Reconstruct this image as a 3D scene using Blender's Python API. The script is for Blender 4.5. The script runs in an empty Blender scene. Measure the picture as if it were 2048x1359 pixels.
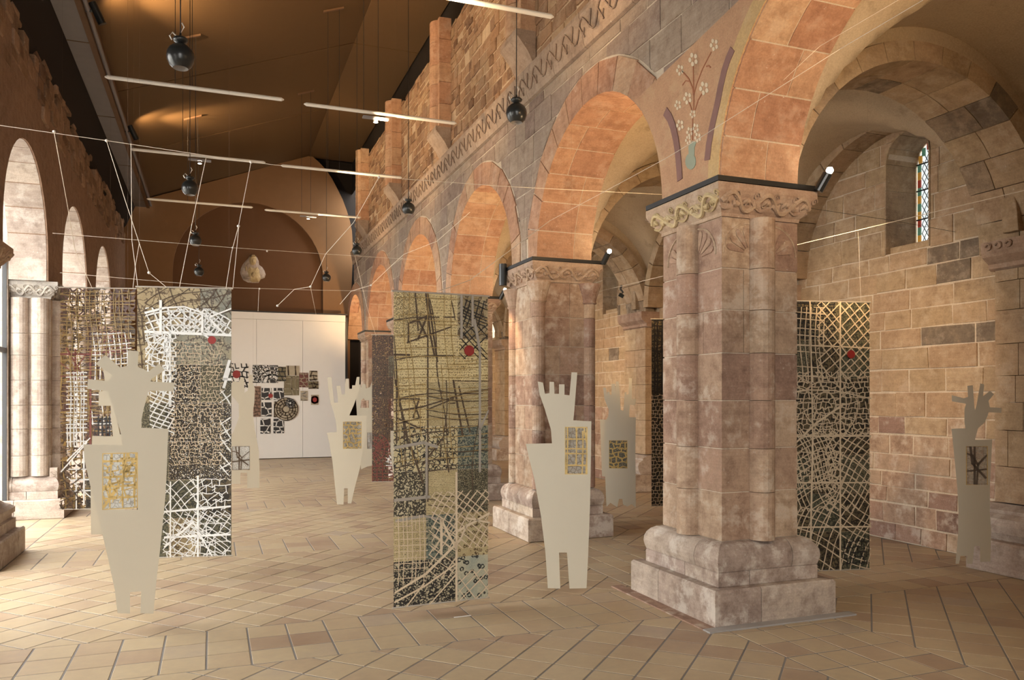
import bpy, bmesh, math, random
from mathutils import Vector
R = random.Random(7)
PI = math.pi
SC = bpy.context.scene
COL = SC.collection
# ------------------------------------------------------------------ camera, world, lights, exposure
FPX, CX, HZ, TH, EYE = 1580.0, 1024.0, 793.0, math.radians(20.76), 1.6   # focal length in pixels of the 2048 wide frame
CT, ST = math.cos(TH), math.sin(TH)
cam = bpy.data.cameras.new('camera'); camo = bpy.data.objects.new('camera', cam); COL.objects.link(camo)
camo.location = (0, 0, EYE); camo.rotation_euler = (PI/2, 0, -TH)
cam.sensor_width = 36; cam.lens = FPX*36/2048; cam.shift_y = (HZ-679.5)/2048; cam.clip_end = 200
SC.camera = camo
SC.view_settings.view_transform = 'Standard'; SC.view_settings.look = 'None'
SC.view_settings.gamma = 1; SC.view_settings.use_curve_mapping = False
SC.view_settings.exposure = 0.66
SC.cycles.max_bounces = 8; SC.cycles.diffuse_bounces = 4; SC.cycles.transparent_max_bounces = 16
SC.cycles.sample_clamp_indirect = 6; SC.cycles.caustics_reflective = False; SC.cycles.caustics_refractive = False
wd = bpy.data.worlds.new('sky'); SC.world = wd; wd.use_nodes = True
wd.node_tree.nodes['Background'].inputs[0].default_value = (1.0, 0.975, 0.93, 1)
wd.node_tree.nodes['Background'].inputs[1].default_value = 7.4

def light(kind, name, loc, target, power, col, **kw):
    l = bpy.data.lights.new(name, kind); l.energy = power; l.color = col
    for k, v in kw.items(): setattr(l, k, v)
    o = bpy.data.objects.new(name, l); COL.objects.link(o); o.location = loc
    o.rotation_euler = (Vector(target)-Vector(loc)).to_track_quat('-Z', 'Y').to_euler()
    return o
WARM = (1.0, 0.66, 0.34); WARM2 = (1.0, 0.74, 0.46); DAY = (0.93, 0.96, 1.0)
def portal(name, loc, target, sx, sy):
    o = light('AREA', name, loc, target, 1, (1, 1, 1), shape='RECTANGLE', size=sx, size_y=sy)
    o.data.cycles.is_portal = True
portal('added_opening_portal', (-.5, -2.72, 2.5), (-.5, 0, 2.5), 3.0, 5.0)
# daylight comes in through the glazed left arcade and an added glazed opening behind the camera
LPIER = [2.05+3.45*k for k in range(6)]          # left pier centres along the nave
LARCH = [0.325+3.45*k for k in range(6)]         # left arch centres
RPIER = [5.18+3.45*k for k in range(5)]          # right pier centres
for yc in LARCH[1:]: portal('window_portal', (-2.62, yc, 2.3), (0, yc, 2.3), 2.5, 4.6)

# ------------------------------------------------------------------ projection helpers (photo pixel + depth -> world)
def at(u, v, d):
    a = (u-CX)/FPX
    return Vector(((a*CT+ST)*d, (CT-a*ST)*d, EYE+(HZ-v)/FPX*d))
def on_x(u, v, X): return at(u, v, X/((u-CX)/FPX*CT+ST))
def on_y(u, v, Y): return at(u, v, Y/(CT-(u-CX)/FPX*ST))
def proj(p):
    d = p[0]*ST+p[1]*CT
    if d < .05: return None
    x = p[0]*CT-p[1]*ST
    return (CX+FPX*x/d, HZ-FPX*(p[2]-EYE)/d, d)
def shown_area(pts):
    q = [proj(p) for p in pts]
    if any(a is None for a in q): return 0
    cu = sum(a[0] for a in q)/len(q); cv = sum(a[1] for a in q)/len(q)
    if not (-40 < cu < 2090 and -40 < cv < 1400): return 0
    return abs(sum(q[i][0]*q[(i+1) % len(q)][1]-q[(i+1) % len(q)][0]*q[i][1] for i in range(len(q))))/2

# ------------------------------------------------------------------ mesh builder
LOC = {}
class MB:
    def __init__(s): s.v = []; s.f = []; s.t = []; s.uv = []
    def add(s, vs, fs, tint=.5, uv=None):
        n = len(s.v); s.v += [tuple(v) for v in vs]; s.f += [[i+n for i in f] for f in fs]; s.t += [tint]*len(vs)
        s.uv += uv if uv else [(0, 0)]*len(vs)
        return s
    def box(s, a, b, tint=.5):
        x0, y0, z0 = a; x1, y1, z1 = b
        return s.add([(x0,y0,z0),(x1,y0,z0),(x1,y1,z0),(x0,y1,z0),(x0,y0,z1),(x1,y0,z1),(x1,y1,z1),(x0,y1,z1)],
                     [(3,2,1,0),(4,5,6,7),(0,1,5,4),(1,2,6,5),(2,3,7,6),(3,0,4,7)], tint)
    def prism(s, poly, fr, d0, d1, ch=0, tint=.5, uv=False):
        n = len(poly); vs = [fr(a, b, d0) for a, b in poly]; fs = []
        uvl = list(poly)
        if ch > 0:
            cx = sum(p[0] for p in poly)/n; cy = sum(p[1] for p in poly)/n
            def sh(x, c): return c if abs(x-c) <= ch else x-math.copysign(ch, x-c)
            inn = [(sh(a, cx), sh(b, cy)) for a, b in poly]
            vs += [fr(a, b, d1-ch*.7) for a, b in poly] + [fr(a, b, d1) for a, b in inn]; uvl += poly+inn; L = 2
        else:
            vs += [fr(a, b, d1) for a, b in poly]; uvl += poly; L = 1
        for k in range(L):
            for i in range(n):
                j = (i+1) % n; fs.append((k*n+i, k*n+j, (k+1)*n+j, (k+1)*n+i))
        fs.append(tuple(L*n+i for i in range(n))); fs.append(tuple(reversed(range(n))))
        return s.add(vs, fs, tint, uvl if uv else None)
    def tube(s, pts, r, n=6, tint=.5, caps=True):
        pts = [Vector(p) for p in pts]; m = len(pts); vs = []
        rr = r if isinstance(r, (list, tuple)) else [r]*m
        for i, p in enumerate(pts):
            t = (pts[min(i+1, m-1)]-pts[max(i-1, 0)])
            t = t.normalized() if t.length > 1e-9 else Vector((0, 0, 1))
            up = Vector((0, 0, 1)) if abs(t.z) < .9 else Vector((1, 0, 0))
            a = t.cross(up).normalized(); b = a.cross(t)
            for k in range(n):
                w = 2*PI*k/n; vs.append(p+a*(rr[i]*math.cos(w))+b*(rr[i]*math.sin(w)))
        fs = [(i*n+k, i*n+(k+1) % n, (i+1)*n+(k+1) % n, (i+1)*n+k) for i in range(m-1) for k in range(n)]
        if caps: fs += [tuple(range(n-1, -1, -1)), tuple((m-1)*n+k for k in range(n))]
        return s.add(vs, fs, tint)
    def lathe(s, prof, c, n=20, tint=.5):
        vs = [(c[0]+r*math.cos(2*PI*k/n), c[1]+r*math.sin(2*PI*k/n), c[2]+z) for r, z in prof for k in range(n)]
        fs = [(i*n+k, i*n+(k+1) % n, (i+1)*n+(k+1) % n, (i+1)*n+k) for i in range(len(prof)-1) for k in range(n)]
        return s.add(vs, fs, tint)
    def build(s, name, mat, parent=None, kind=None, origin=None, smooth=False, label=None):
        if not s.v: return None
        if origin is None:
            lo = [min(v[i] for v in s.v) for i in range(3)]; hi = [max(v[i] for v in s.v) for i in range(3)]
            origin = ((lo[0]+hi[0])/2, (lo[1]+hi[1])/2, (lo[2]+hi[2])/2)
        o = Vector(origin); me = bpy.data.meshes.new(name)
        me.from_pydata([(v[0]-o[0], v[1]-o[1], v[2]-o[2]) for v in s.v], [], s.f); me.materials.append(mat)
        at_ = me.attributes.new('tint', 'FLOAT', 'POINT'); at_.data.foreach_set('value', s.t)
        if any(u != (0, 0) for u in s.uv):
            uvl = me.uv_layers.new(name='uv')
            for l in me.loops: uvl.data[l.index].uv = s.uv[l.vertex_index]
        if smooth:
            me.polygons.foreach_set('use_smooth', [True]*len(me.polygons))
        me.update(); ob = bpy.data.objects.new(name, me); COL.objects.link(ob)
        LOC[ob.name] = o
        if parent is not None:
            ob.parent = parent; ob.location = o-LOC[parent.name]
        else: ob.location = o
        if kind: ob['kind'] = kind
        if label: ob['label'] = label
        return ob
def empty(name, loc, label, cat, group=None):
    o = bpy.data.objects.new(name, None); COL.objects.link(o); o.location = loc; o.empty_display_size = .1
    LOC[o.name] = Vector(loc); tag(o, label, cat, group); return o
def tag(o, label, cat, group=None):
    o['label'] = label; o['category'] = cat
    if group: o['group'] = group
    return o
def copy_tree(o, parent=None):
    c = o.copy(); COL.objects.link(c); c.parent = parent; LOC[c.name] = LOC.get(o.name, Vector())
    for k in ('label',):
        pass
    for ch in [x for x in o.children]: copy_tree(ch, c)
    return c

# ------------------------------------------------------------------ materials
def new_mat(name):
    m = bpy.data.materials.new(name); m.use_nodes = True
    return m, m.node_tree, m.node_tree.nodes['Principled BSDF']
def nd(nt, t, **kw):
    n = nt.nodes.new(t)
    for k, v in kw.items(): setattr(n, k, v)
    return n
def mixc(nt, fac, a, b, mode='MIX'):
    n = nd(nt, 'ShaderNodeMix', data_type='RGBA', blend_type=mode)
    for i, x in ((0, fac), (6, a), (7, b)):
        if hasattr(x, 'links'): nt.links.new(x, n.inputs[i])
        else: n.inputs[i].default_value = x if i == 0 else (*x, 1)
    return n.outputs[2]
def mth(nt, op, a, b=0.0):
    n = nd(nt, 'ShaderNodeMath', operation=op)
    for i, x in enumerate((a, b)):
        if hasattr(x, 'links'): nt.links.new(x, n.inputs[i])
        else: n.inputs[i].default_value = x
    return n.outputs[0]
def noise(nt, vec, scale, detail=4, rough=.55):
    n = nd(nt, 'ShaderNodeTexNoise'); n.inputs['Scale'].default_value = scale; n.inputs['Detail'].default_value = detail
    n.inputs['Roughness'].default_value = rough; nt.links.new(vec, n.inputs['Vector']); return n.outputs['Fac']
def ramp(nt, fac, stops):
    n = nd(nt, 'ShaderNodeValToRGB'); e = n.color_ramp.elements
    while len(e) < len(stops): e.new(.5)
    for i, (p, c) in enumerate(stops): e[i].position = p; e[i].color = (*c, 1) if len(c) == 3 else c
    nt.links.new(fac, n.inputs[0]); return n.outputs[0]
def mapped(nt, vec, sc):
    n = nd(nt, 'ShaderNodeMapping'); n.inputs['Scale'].default_value = sc; nt.links.new(vec, n.inputs['Vector']); return n.outputs[0]
def bump(nt, b, h, strength, dist=.01):
    n = nd(nt, 'ShaderNodeBump'); n.inputs['Strength'].default_value = strength; n.inputs['Distance'].default_value = dist
    nt.links.new(h, n.inputs['Height']); nt.links.new(n.outputs[0], b.inputs['Normal'])
def stone(name, cols, rough=.9, lime=.0, stain=.6, bstr=.6, layers=True, fleck=True, limec=(.62,.55,.46)):
    m, nt, b = new_mat(name)
    a = nd(nt, 'ShaderNodeAttribute', attribute_name='tint'); g = nd(nt, 'ShaderNodeNewGeometry'); P = g.outputs['Position']
    n1 = noise(nt, P, 1.7, 3); n2 = noise(nt, P, 9, 6, .65); n3 = noise(nt, mapped(nt, P, (3, 3, 40)), 1.2, 4, .6); n4 = noise(nt, P, 70, 3, .7)
    k = mth(nt, 'ADD', a.outputs['Fac'], mth(nt, 'MULTIPLY', mth(nt, 'SUBTRACT', n2, .5), .35))
    c = ramp(nt, k, [(i/(len(cols)-1), x) for i, x in enumerate(cols)])
    sp = ramp(nt, n2, [(.25, (.55, .5, .47)), (.5, (1, 1, 1)), (.8, (1.12, 1.1, 1.05))])
    c = mixc(nt, stain, c, mixc(nt, 1.0, c, sp, 'MULTIPLY'))
    if layers:
        c = mixc(nt, .35, c, mixc(nt, 1.0, c, ramp(nt, n3, [(.3, (.72, .68, .66)), (.6, (1.08, 1.06, 1.04))]), 'MULTIPLY'))
    c = mixc(nt, .5, c, mixc(nt, 1.0, c, ramp(nt, n1, [(.3, (.8, .76, .74)), (.7, (1.1, 1.08, 1.04))]), 'MULTIPLY'))
    c = mixc(nt, .55, c, mixc(nt, 1.0, c, ramp(nt, n4, [(.3, (.72, .70, .69)), (.7, (1.18, 1.17, 1.15))]), 'MULTIPLY'))
    if layers: fl = ramp(nt, noise(nt, P, 26, 5, .75), [(.64, (0, 0, 0)), (.70, (.55, .55, .55))]); c = mixc(nt, fl, c, tuple(min(1, x*1.15) for x in limec))
    dk = ramp(nt, noise(nt, P, 3.1, 7, .7), [(.30, (.6, .6, .6)), (.42, (0, 0, 0))]); c = mixc(nt, dk, c, mixc(nt, 1.0, c, (.58, .54, .52), 'MULTIPLY'))
    if lime > 0:
        lm = mth(nt, 'MULTIPLY', ramp(nt, noise(nt, P, 4.5, 8, .7), [(.52, (0, 0, 0)), (.62, (1, 1, 1))]), lime)
        c = mixc(nt, lm, c, limec)
    nt.links.new(c, b.inputs['Base Color']); b.inputs['Roughness'].default_value = rough
    b.inputs['Specular IOR Level'].default_value = .25
    bump(nt, b, mth(nt, 'ADD', mth(nt, 'MULTIPLY', n2, .7), mth(nt, 'MULTIPLY', n4, .3)), bstr, .012)
    return m
def plain(name, col, rough=.5, metal=0, emit=0, ecol=None, var=.0, spec=.5):
    m, nt, b = new_mat(name)
    b.inputs['Base Color'].default_value = (*col, 1); b.inputs['Roughness'].default_value = rough; b.inputs['Metallic'].default_value = metal
    b.inputs['Specular IOR Level'].default_value = spec
    if var:
        g = nd(nt, 'ShaderNodeNewGeometry'); n = noise(nt, g.outputs['Position'], 6, 4)
        nt.links.new(mixc(nt, n, tuple(x*(1-var) for x in col), tuple(min(1, x*(1+var)) for x in col)), b.inputs['Base Color'])
    if emit:
        b.inputs['Emission Color'].default_value = (*(ecol or col), 1); b.inputs['Emission Strength'].default_value = emit
    return m
SAND = [(.17,.12,.10),(.30,.19,.145),(.40,.27,.20),(.46,.31,.21),(.50,.37,.25),(.36,.26,.21),(.27,.21,.18)]
M = {}
M['arcade'] = stone('arcade_sandstone', [(.24,.175,.145),(.32,.24,.195),(.36,.28,.22),(.39,.305,.235),(.34,.27,.215),(.30,.23,.19)], lime=.12)
M['rubble'] = stone('rubble_sandstone', [(.19,.115,.075),(.30,.19,.12),(.38,.25,.16),(.34,.21,.13),(.43,.31,.20),(.25,.16,.11)], lime=.1, bstr=.9)
M['voussoir'] = stone('voussoir_sandstone', [(.42,.23,.15),(.48,.28,.18),(.53,.34,.22),(.50,.29,.18),(.55,.38,.25)], lime=.15)
M['pier'] = stone('pier_sandstone', [(.25,.165,.13),(.36,.24,.18),(.43,.305,.22),(.49,.375,.27),(.41,.275,.205),(.31,.205,.165)], lime=.45, stain=.8)
M['base'] = stone('base_sandstone', [(.36,.285,.245),(.44,.36,.305),(.50,.43,.36),(.41,.33,.29),(.54,.46,.37)], lime=.6, stain=.9, limec=(.66,.61,.54))
M['aisle'] = stone('aisle_sandstone', [(.21,.17,.13),(.37,.275,.185),(.42,.315,.20),(.45,.335,.215),(.43,.305,.20),(.47,.36,.24)], lime=.18)
M['mortar'] = stone('lime_mortar', [(.58,.49,.38),(.66,.57,.45)], layers=False, stain=.3)
M['mortar_dark'] = stone('upper_mortar', [(.52,.40,.28),(.58,.46,.33)], layers=False, stain=.3, bstr=.9)
M['leftwall'] = stone('rough_brown_plaster', [(.25,.165,.115),(.33,.22,.155)], lime=.25, limec=(.33,.24,.18), bstr=1.0)
M['lefttop'] = stone('ragged_rubble', [(.17,.105,.07),(.28,.185,.12),(.36,.245,.17)], bstr=1.0)
M['leftstone'] = stone('pale_sandstone', [(.36,.30,.26),(.45,.38,.33),(.50,.43,.37),(.42,.35,.31)], lime=.4, limec=(.6,.56,.51))
M['carving'] = stone('carved_sandstone', [(.38,.26,.20),(.44,.32,.24),(.48,.36,.26)], lime=.2)
M['carving_yellow'] = stone('painted_carving', [(.52,.40,.22),(.60,.49,.29)], lime=.2)
M['carving_grey'] = stone('grey_carving', [(.30,.28,.26),(.40,.38,.35)], lime=.2)
M['cornice'] = stone('cornice_sandstone', [(.30,.23,.19),(.36,.28,.22),(.40,.30,.23)], lime=.1)
M['vine_red'] = stone('faded_red_relief', [(.30,.22,.175),(.35,.265,.205)], layers=False, stain=.3)
M['vault'] = stone('vault_plaster', [(.50,.40,.28),(.52,.42,.30)], layers=False, stain=.12, bstr=.15)
M['fresco'] = stone('painted_plaster', [(.50,.29,.18),(.58,.38,.22)], lime=.3, layers=False, stain=.3, limec=(.55,.40,.24))
M['fresco_yellow'] = stone('ochre_painted_plaster', [(.58,.38,.17),(.62,.45,.24)], lime=.3, layers=False, stain=.3, limec=(.6,.46,.3))
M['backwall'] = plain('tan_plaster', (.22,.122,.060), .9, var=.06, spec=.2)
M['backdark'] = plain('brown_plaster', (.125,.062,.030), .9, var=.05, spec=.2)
M['ceiling'] = plain('brown_ceiling_board', (.115,.066,.028), .75, var=.05, spec=.3)
M['black'] = plain('matt_black', (.012,.011,.011), .5)
M['blackboard'] = plain('black_boarding', (.016,.012,.010), .8, spec=.2)
M['metal_black'] = plain('black_lacquered_metal', (.018,.02,.02), .28)
M['beam_grey'] = plain('grey_steel', (.20,.19,.20), .5, var=.15)
M['fascia'] = plain('brown_timber', (.13,.07,.035), .6, var=.2)
M['white_tube'] = plain('white_enamel', (.72,.70,.65), .35)
M['steel'] = plain('steel_wire', (.62,.58,.52), .4, .6)
M['string'] = plain('pale_string', (.78,.70,.58), .7)
M['clear'] = plain('clear_line', (.7,.7,.68), .4)
M['lens'] = plain('lamp_lens', (1,.9,.7), .5, emit=60, ecol=(1,.86,.62))
M['whitepanel'] = plain('white_board', (.78,.75,.70), .6, var=.02)
M['board'] = plain('beige_board', (.55,.50,.39), .5, var=.03, spec=.35)
M['gold'] = plain('gold_foil', (.42,.285,.09), .4, .35, var=.45)
M['dark_line'] = plain('dark_brown_foil', (.085,.054,.030), .5)
M['black_line'] = plain('black_foil', (.02,.018,.018), .5)
M['white_line'] = plain('silver_white_foil', (.80,.81,.80), .4)
M['tan_line'] = plain('tan_foil', (.66,.54,.38), .5)
M['grey_line'] = plain('grey_foil', (.36,.32,.27), .5)
M['gold_line'] = plain('ochre_foil', (.33,.22,.075), .45)
M['red_line'] = plain('dark_red_foil', (.20,.05,.035), .5)
M['red'] = plain('red_disc', (.27,.018,.014), .5)
M['vine_white'] = plain('faded_white_paint', (.68,.56,.40), .9)
M['stem_red'] = plain('faded_red_paint', (.36,.14,.07), .9)
M['band_mauve'] = plain('faded_mauve_paint', (.25,.135,.115), .9, var=.3)
M['vase_green'] = plain('grey_green_paint', (.30,.33,.25), .9, var=.15)
M['grout'] = plain('grey_grout', (.215,.20,.185), .9)
M['slab'] = plain('grey_stone_slab', (.36,.34,.32), .6, var=.2)
M['window_dark'] = plain('dark_window_frame', (.03,.03,.032), .5)
M['ground'] = plain('courtyard_paving', (.6,.6,.56), .9)
def tile_mat():
    m, nt, b = new_mat('terracotta_tile')
    a = nd(nt, 'ShaderNodeAttribute', attribute_name='tint'); g = nd(nt, 'ShaderNodeNewGeometry'); P = g.outputs['Position']
    n1 = noise(nt, P, 2.4, 4); n2 = noise(nt, P, 14, 5, .6)
    c = ramp(nt, mth(nt, 'ADD', a.outputs['Fac'], mth(nt, 'MULTIPLY', mth(nt, 'SUBTRACT', n1, .5), .6)),
             [(0, (.34,.24,.165)), (.25, (.42,.315,.215)), (.5, (.47,.37,.24)), (.8, (.50,.405,.265)), (1, (.42,.34,.255))])
    c = mixc(nt, .5, c, mixc(nt, 1.0, c, ramp(nt, n2, [(.3, (.78, .74, .72)), (.65, (1.08, 1.06, 1.04))]), 'MULTIPLY'))
    nt.links.new(c, b.inputs['Base Color'])
    nt.links.new(ramp(nt, n2, [(.2, (.34,)*3), (.8, (.55,)*3)]), b.inputs['Roughness'])
    b.inputs['Specular IOR Level'].default_value = .3
    bump(nt, b, n2, .18, .004); return m
M['tile'] = tile_mat()
def film(name, c1, c2, ink, style, scale=40, amt=.5, alpha=1.0, hole=0, extra=None):
    """printed film sheet: paper colours, printed marks, and cut-outs where hole > 0"""
    m, nt, b = new_mat(name)
    uv = nd(nt, 'ShaderNodeUVMap', uv_map='uv').outputs[0]
    oi = nd(nt, 'ShaderNodeAttribute', attribute_name='tint')
    ad = nd(nt, 'ShaderNodeVectorMath', operation='ADD'); nt.links.new(uv, ad.inputs[0])
    cb = nd(nt, 'ShaderNodeCombineXYZ'); nt.links.new(mth(nt, 'MULTIPLY', oi.outputs['Fac'], 17.0), cb.inputs[2]); nt.links.new(cb.outputs[0], ad.inputs[1])
    V = ad.outputs[0]
    n1 = noise(nt, V, 7, 5); c = mixc(nt, ramp(nt, n1, [(.35, (0,)*3), (.65, (1,)*3)]), c1, c2)
    weave = noise(nt, mapped(nt, V, (400, 60, 1)), 1, 2); weave2 = noise(nt, mapped(nt, V, (60, 400, 1)), 1, 2)
    c = mixc(nt, .55, c, mixc(nt, 1.0, c, ramp(nt, mth(nt, 'MULTIPLY', mth(nt, 'ADD', weave, weave2), .5), [(.35, (.5,)*3), (.6, (1.15,)*3)]), 'MULTIPLY'))
    def vor(sc, feat='DISTANCE_TO_EDGE', vec=V):
        n = nd(nt, 'ShaderNodeTexVoronoi', feature=feat); n.inputs['Scale'].default_value = sc; nt.links.new(vec, n.inputs['Vector']); return n.outputs['Distance']
    if style == 'script':
        row = mth(nt, 'SINE', mth(nt, 'MULTIPLY', nd_sep(nt, V, 1), 2*PI*scale))
        k = mth(nt, 'MULTIPLY', mth(nt, 'GREATER_THAN', row, -.55), mth(nt, 'GREATER_THAN', noise(nt, mapped(nt, V, (scale*5.5, scale*1.7, 1)), 1, 3), 1-amt))
    elif style == 'maze':
        k = mth(nt, 'MULTIPLY', mth(nt, 'LESS_THAN', vor(scale), .085), mth(nt, 'GREATER_THAN', noise(nt, V, scale*.9, 1), 1-amt))
    elif style == 'crack': k = mth(nt, 'LESS_THAN', vor(scale), .13*amt)
    elif style == 'blocks': k = mth(nt, 'GREATER_THAN', vor(scale), .16*(1-amt)+.02)
    elif style == 'scribble':
        k = mth(nt, 'LESS_THAN', mth(nt, 'ABSOLUTE', mth(nt, 'SUBTRACT', noise(nt, V, scale, 2), .5)), .06*amt)
    elif style == 'rings':
        d = vor(scale, 'F1'); k = mth(nt, 'MULTIPLY', mth(nt, 'LESS_THAN', mth(nt, 'ABSOLUTE', mth(nt, 'SUBTRACT', d, .3)), .1), mth(nt, 'GREATER_THAN', noise(nt, V, scale*4, 1), 1-amt))
    else: k = mth(nt, 'GREATER_THAN', noise(nt, V, scale, 4), 1-amt)
    c = mixc(nt, k, c, ink)
    if extra:
        c = mixc(nt, mth(nt, 'GREATER_THAN', noise(nt, V, scale*1.3, 2), .63), c, extra)
    nt.links.new(c, b.inputs['Base Color']); b.inputs['Roughness'].default_value = .42; b.inputs['Specular IOR Level'].default_value = .4
    al = alpha
    if hole > 0:
        hl = mth(nt, 'GREATER_THAN', noise(nt, V, 11, 4), 1-hole)
        al = mth(nt, 'MAXIMUM', mth(nt, 'MULTIPLY', mth(nt, 'SUBTRACT', 1.0, hl), alpha), mth(nt, 'MULTIPLY', k, .95))
    if hasattr(al, 'links'): nt.links.new(al, b.inputs['Alpha'])
    else: b.inputs['Alpha'].default_value = al
    return m
def nd_sep(nt, vec, i):
    n = nd(nt, 'ShaderNodeSeparateXYZ'); nt.links.new(vec, n.inputs[0]); return n.outputs[i]
PAR = ((.84,.71,.40), (.72,.57,.28))
F = {
 'speckle': film('speckled_parchment_film', *PAR, (.20,.15,.075), 'scribble', 80, .9, .93),
 'script': film('handwritten_film', *PAR, (.20,.14,.065), 'script', 48, .47, .93),
 'script2': film('dense_script_film', (.70,.58,.33), (.56,.45,.23), (.13,.10,.055), 'script', 80, .48, .93),
 'maze': film('broken_maze_film', (.72,.63,.40), (.60,.50,.28), (.03,.028,.025), 'maze', 34, .58, .93),
 'text': film('black_letter_film', (.60,.53,.36), (.46,.40,.24), (.05,.042,.03), 'scribble', 42, 1.3, .92),
 'teal': film('teal_grey_film', (.20,.24,.20), (.34,.31,.20), (.05,.07,.065), 'scribble', 40, .8, .9),
 'spots': film('gold_ring_film', (.56,.47,.27), (.46,.36,.19), (.10,.065,.03), 'rings', 34, .62, .92),
 'brush': film('brush_stroke_film', (.56,.52,.37), (.36,.39,.32), (.022,.025,.025), 'rings', 22, .62, .93),
 'glyph': film('black_glyph_film', (.56,.50,.36), (.46,.40,.26), (.025,.022,.02), 'scribble', 48, 1.5, .93),
 'linen': film('linen_map_film', (.50,.41,.25), (.36,.28,.16), (.14,.10,.06), 'scribble', 16, .5, .94),
 'slate': film('slate_linen_film', (.25,.26,.22), (.40,.35,.24), (.12,.10,.08), 'scribble', 18, .5, .94),
 'dense': film('dense_city_film', (.56,.46,.28), (.36,.29,.17), (.03,.023,.017), 'crack', 62, 2.0, .95, extra=(.80,.78,.72)),
 'dense_olive': film('olive_city_film', (.30,.26,.15), (.22,.20,.12), (.05,.045,.03), 'crack', 90, 1.4, .96, extra=(.42,.38,.26)),
 'forest': film('dark_green_film', (.115,.115,.075), (.19,.165,.10), (.04,.042,.03), 'scribble', 30, .9, .96),
 'night': film('dark_map_film', (.085,.066,.040), (.17,.13,.07), (.025,.02,.015), 'scribble', 22, .9, .97),
 'gold': film('gold_window_film', (.36,.22,.06), (.20,.11,.04), (.07,.04,.02), 'scribble', 14, .7, .85, hole=.56),
 'amber': film('amber_window_film', (.30,.17,.06), (.16,.09,.04), (.09,.04,.03), 'crack', 16, .9, .82, hole=.60),
 'mosaic': film('black_block_film', (.50,.46,.38), (.42,.38,.30), (.03,.026,.024), 'blocks', 20, .4, .95),
 'rust': film('rust_lace_film', (.22,.12,.06), (.14,.075,.04), (.05,.03,.02), 'crack', 34, 1.4, .88, hole=.35, extra=(.36,.25,.10)),
 'inset_dim': film('dim_grid_film', (.50,.47,.40), (.40,.37,.31), (.24,.20,.13), 'crack', 34, .6, .55),
 'inset_grid': film('fine_grid_film', (.75,.76,.73), (.64,.65,.62), (.40,.39,.35), 'crack', 34, .5, .62),
}
# ------------------------------------------------------------------ structure
def struct(name, mb, mat, **kw):
    return mb.build(name, mat, kind='structure', origin=(0, 0, 0), **kw)
XR, XR2, XA = 3.43, 4.10, 7.10        # right wall nave face, aisle face, aisle outer wall
XL, XL2 = -2.02, -2.47                # left wall
YB, YF = 21.8, -2.6                   # back wall, rear wall
ZC = 3.15; RR = 1.335                 # right arches: springing, radius
RARCH = [(RPIER[i]+RPIER[i+1])/2 for i in range(4)]
RARCH = [RPIER[0]-3.45/2] + RARCH + [RPIER[4]+3.45/2-.25]
RRAD = [RR]*5+[1.08]
def soffit(y, arches, rads, zc):
    for c, r in zip(arches, rads):
        if abs(y-c) < r: return zc+math.sqrt(r*r-(y-c)**2)
    return None
def wall_with_arches(mb, x0, x1, y0, y1, ztop, arches, rads, zc, zlow, tint=.5, solid=()):
    ys = set([y0, y1])
    for c, r in zip(arches, rads):
        for k in range(25): ys.add(c-r*math.cos(PI*k/24))
    ys = sorted(y for y in ys if y0-1e-6 <= y <= y1+1e-6)
    for a, b in zip(ys, ys[1:]):
        if b-a < 1e-5: continue
        m = (a+b)/2; s = soffit(m, arches, rads, zc)
        if s is None: za = zb = zlow
        else: za = soffit(a, arches, rads, zc) or zc; zb = soffit(b, arches, rads, zc) or zc
        mb.add([(x0,a,za),(x1,a,za),(x1,b,zb),(x0,b,zb),(x0,a,ztop),(x1,a,ztop),(x1,b,ztop),(x0,b,ztop)],
               [(3,2,1,0),(4,5,6,7),(0,1,5,4),(1,2,6,5),(2,3,7,6),(3,0,4,7)], tint)

# piece lists: the 300 that show largest become parts, the rest one stuff part
class Pieces:
    def __init__(s, parent, name, mat, stuff, limit=296): s.p = parent; s.n = name; s.m = mat; s.s = stuff; s.l = []; s.lim = limit
    def add(s, poly, fr, d0, d1, ch, tint):
        s.l.append((shown_area([fr(a, b, d1) for a, b in poly]), poly, fr, d0, d1, ch, tint))
    def finish(s):
        s.l.sort(key=lambda q: -q[0]); rest = MB()
        for i, (ar, poly, fr, d0, d1, ch, t) in enumerate(s.l):
            if i < s.lim and ar > 25: MB().prism(poly, fr, d0, d1, ch, t).build(s.n, s.m, s.p)
            else: rest.prism(poly, fr, d0, d1, ch, t)
        rest.build(s.s, s.m, s.p, kind='stuff')

def rows(s0, s1, t0, t1, rh, ln, rng, jit=.0):
    t = t0
    while t < t1-.03:
        h = rng.uniform(*rh)
        if t+h > t1-rh[0]*.5: h = t1-t
        s = s0-rng.uniform(0, ln[0])
        while s < s1:
            l = rng.uniform(*ln); a = max(s, s0); b = min(s+l, s1)
            if b-a > .05: yield a, b, t, t+h
            s += l
        t += h
def rect_poly(a, b, t0, t1, g, rng, j=.006):
    q = lambda: rng.uniform(-j, j)
    return [(a+g+q(), t0+g+q()), (b-g+q(), t0+g+q()), (b-g+q(), t1-g+q()), (a+g+q(), t1-g+q())]
def densify(poly, step=.07):
    out = []
    for (a, b), (c, d) in zip(poly, poly[1:]+poly[:1]):
        n = max(1, int(math.hypot(c-a, d-b)/step))
        out += [(a+(c-a)*k/n, b+(d-b)*k/n) for k in range(n)]
    return out
def area(p): return abs(sum(p[i][0]*p[(i+1) % len(p)][1]-p[(i+1) % len(p)][0]*p[i][1] for i in range(len(p))))/2
def dedupe(p):
    o = []
    for q in p:
        if not o or math.hypot(q[0]-o[-1][0], q[1]-o[-1][1]) > .008: o.append(q)
    if len(o) > 2 and math.hypot(o[0][0]-o[-1][0], o[0][1]-o[-1][1]) < .008: o.pop()
    return o
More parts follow.
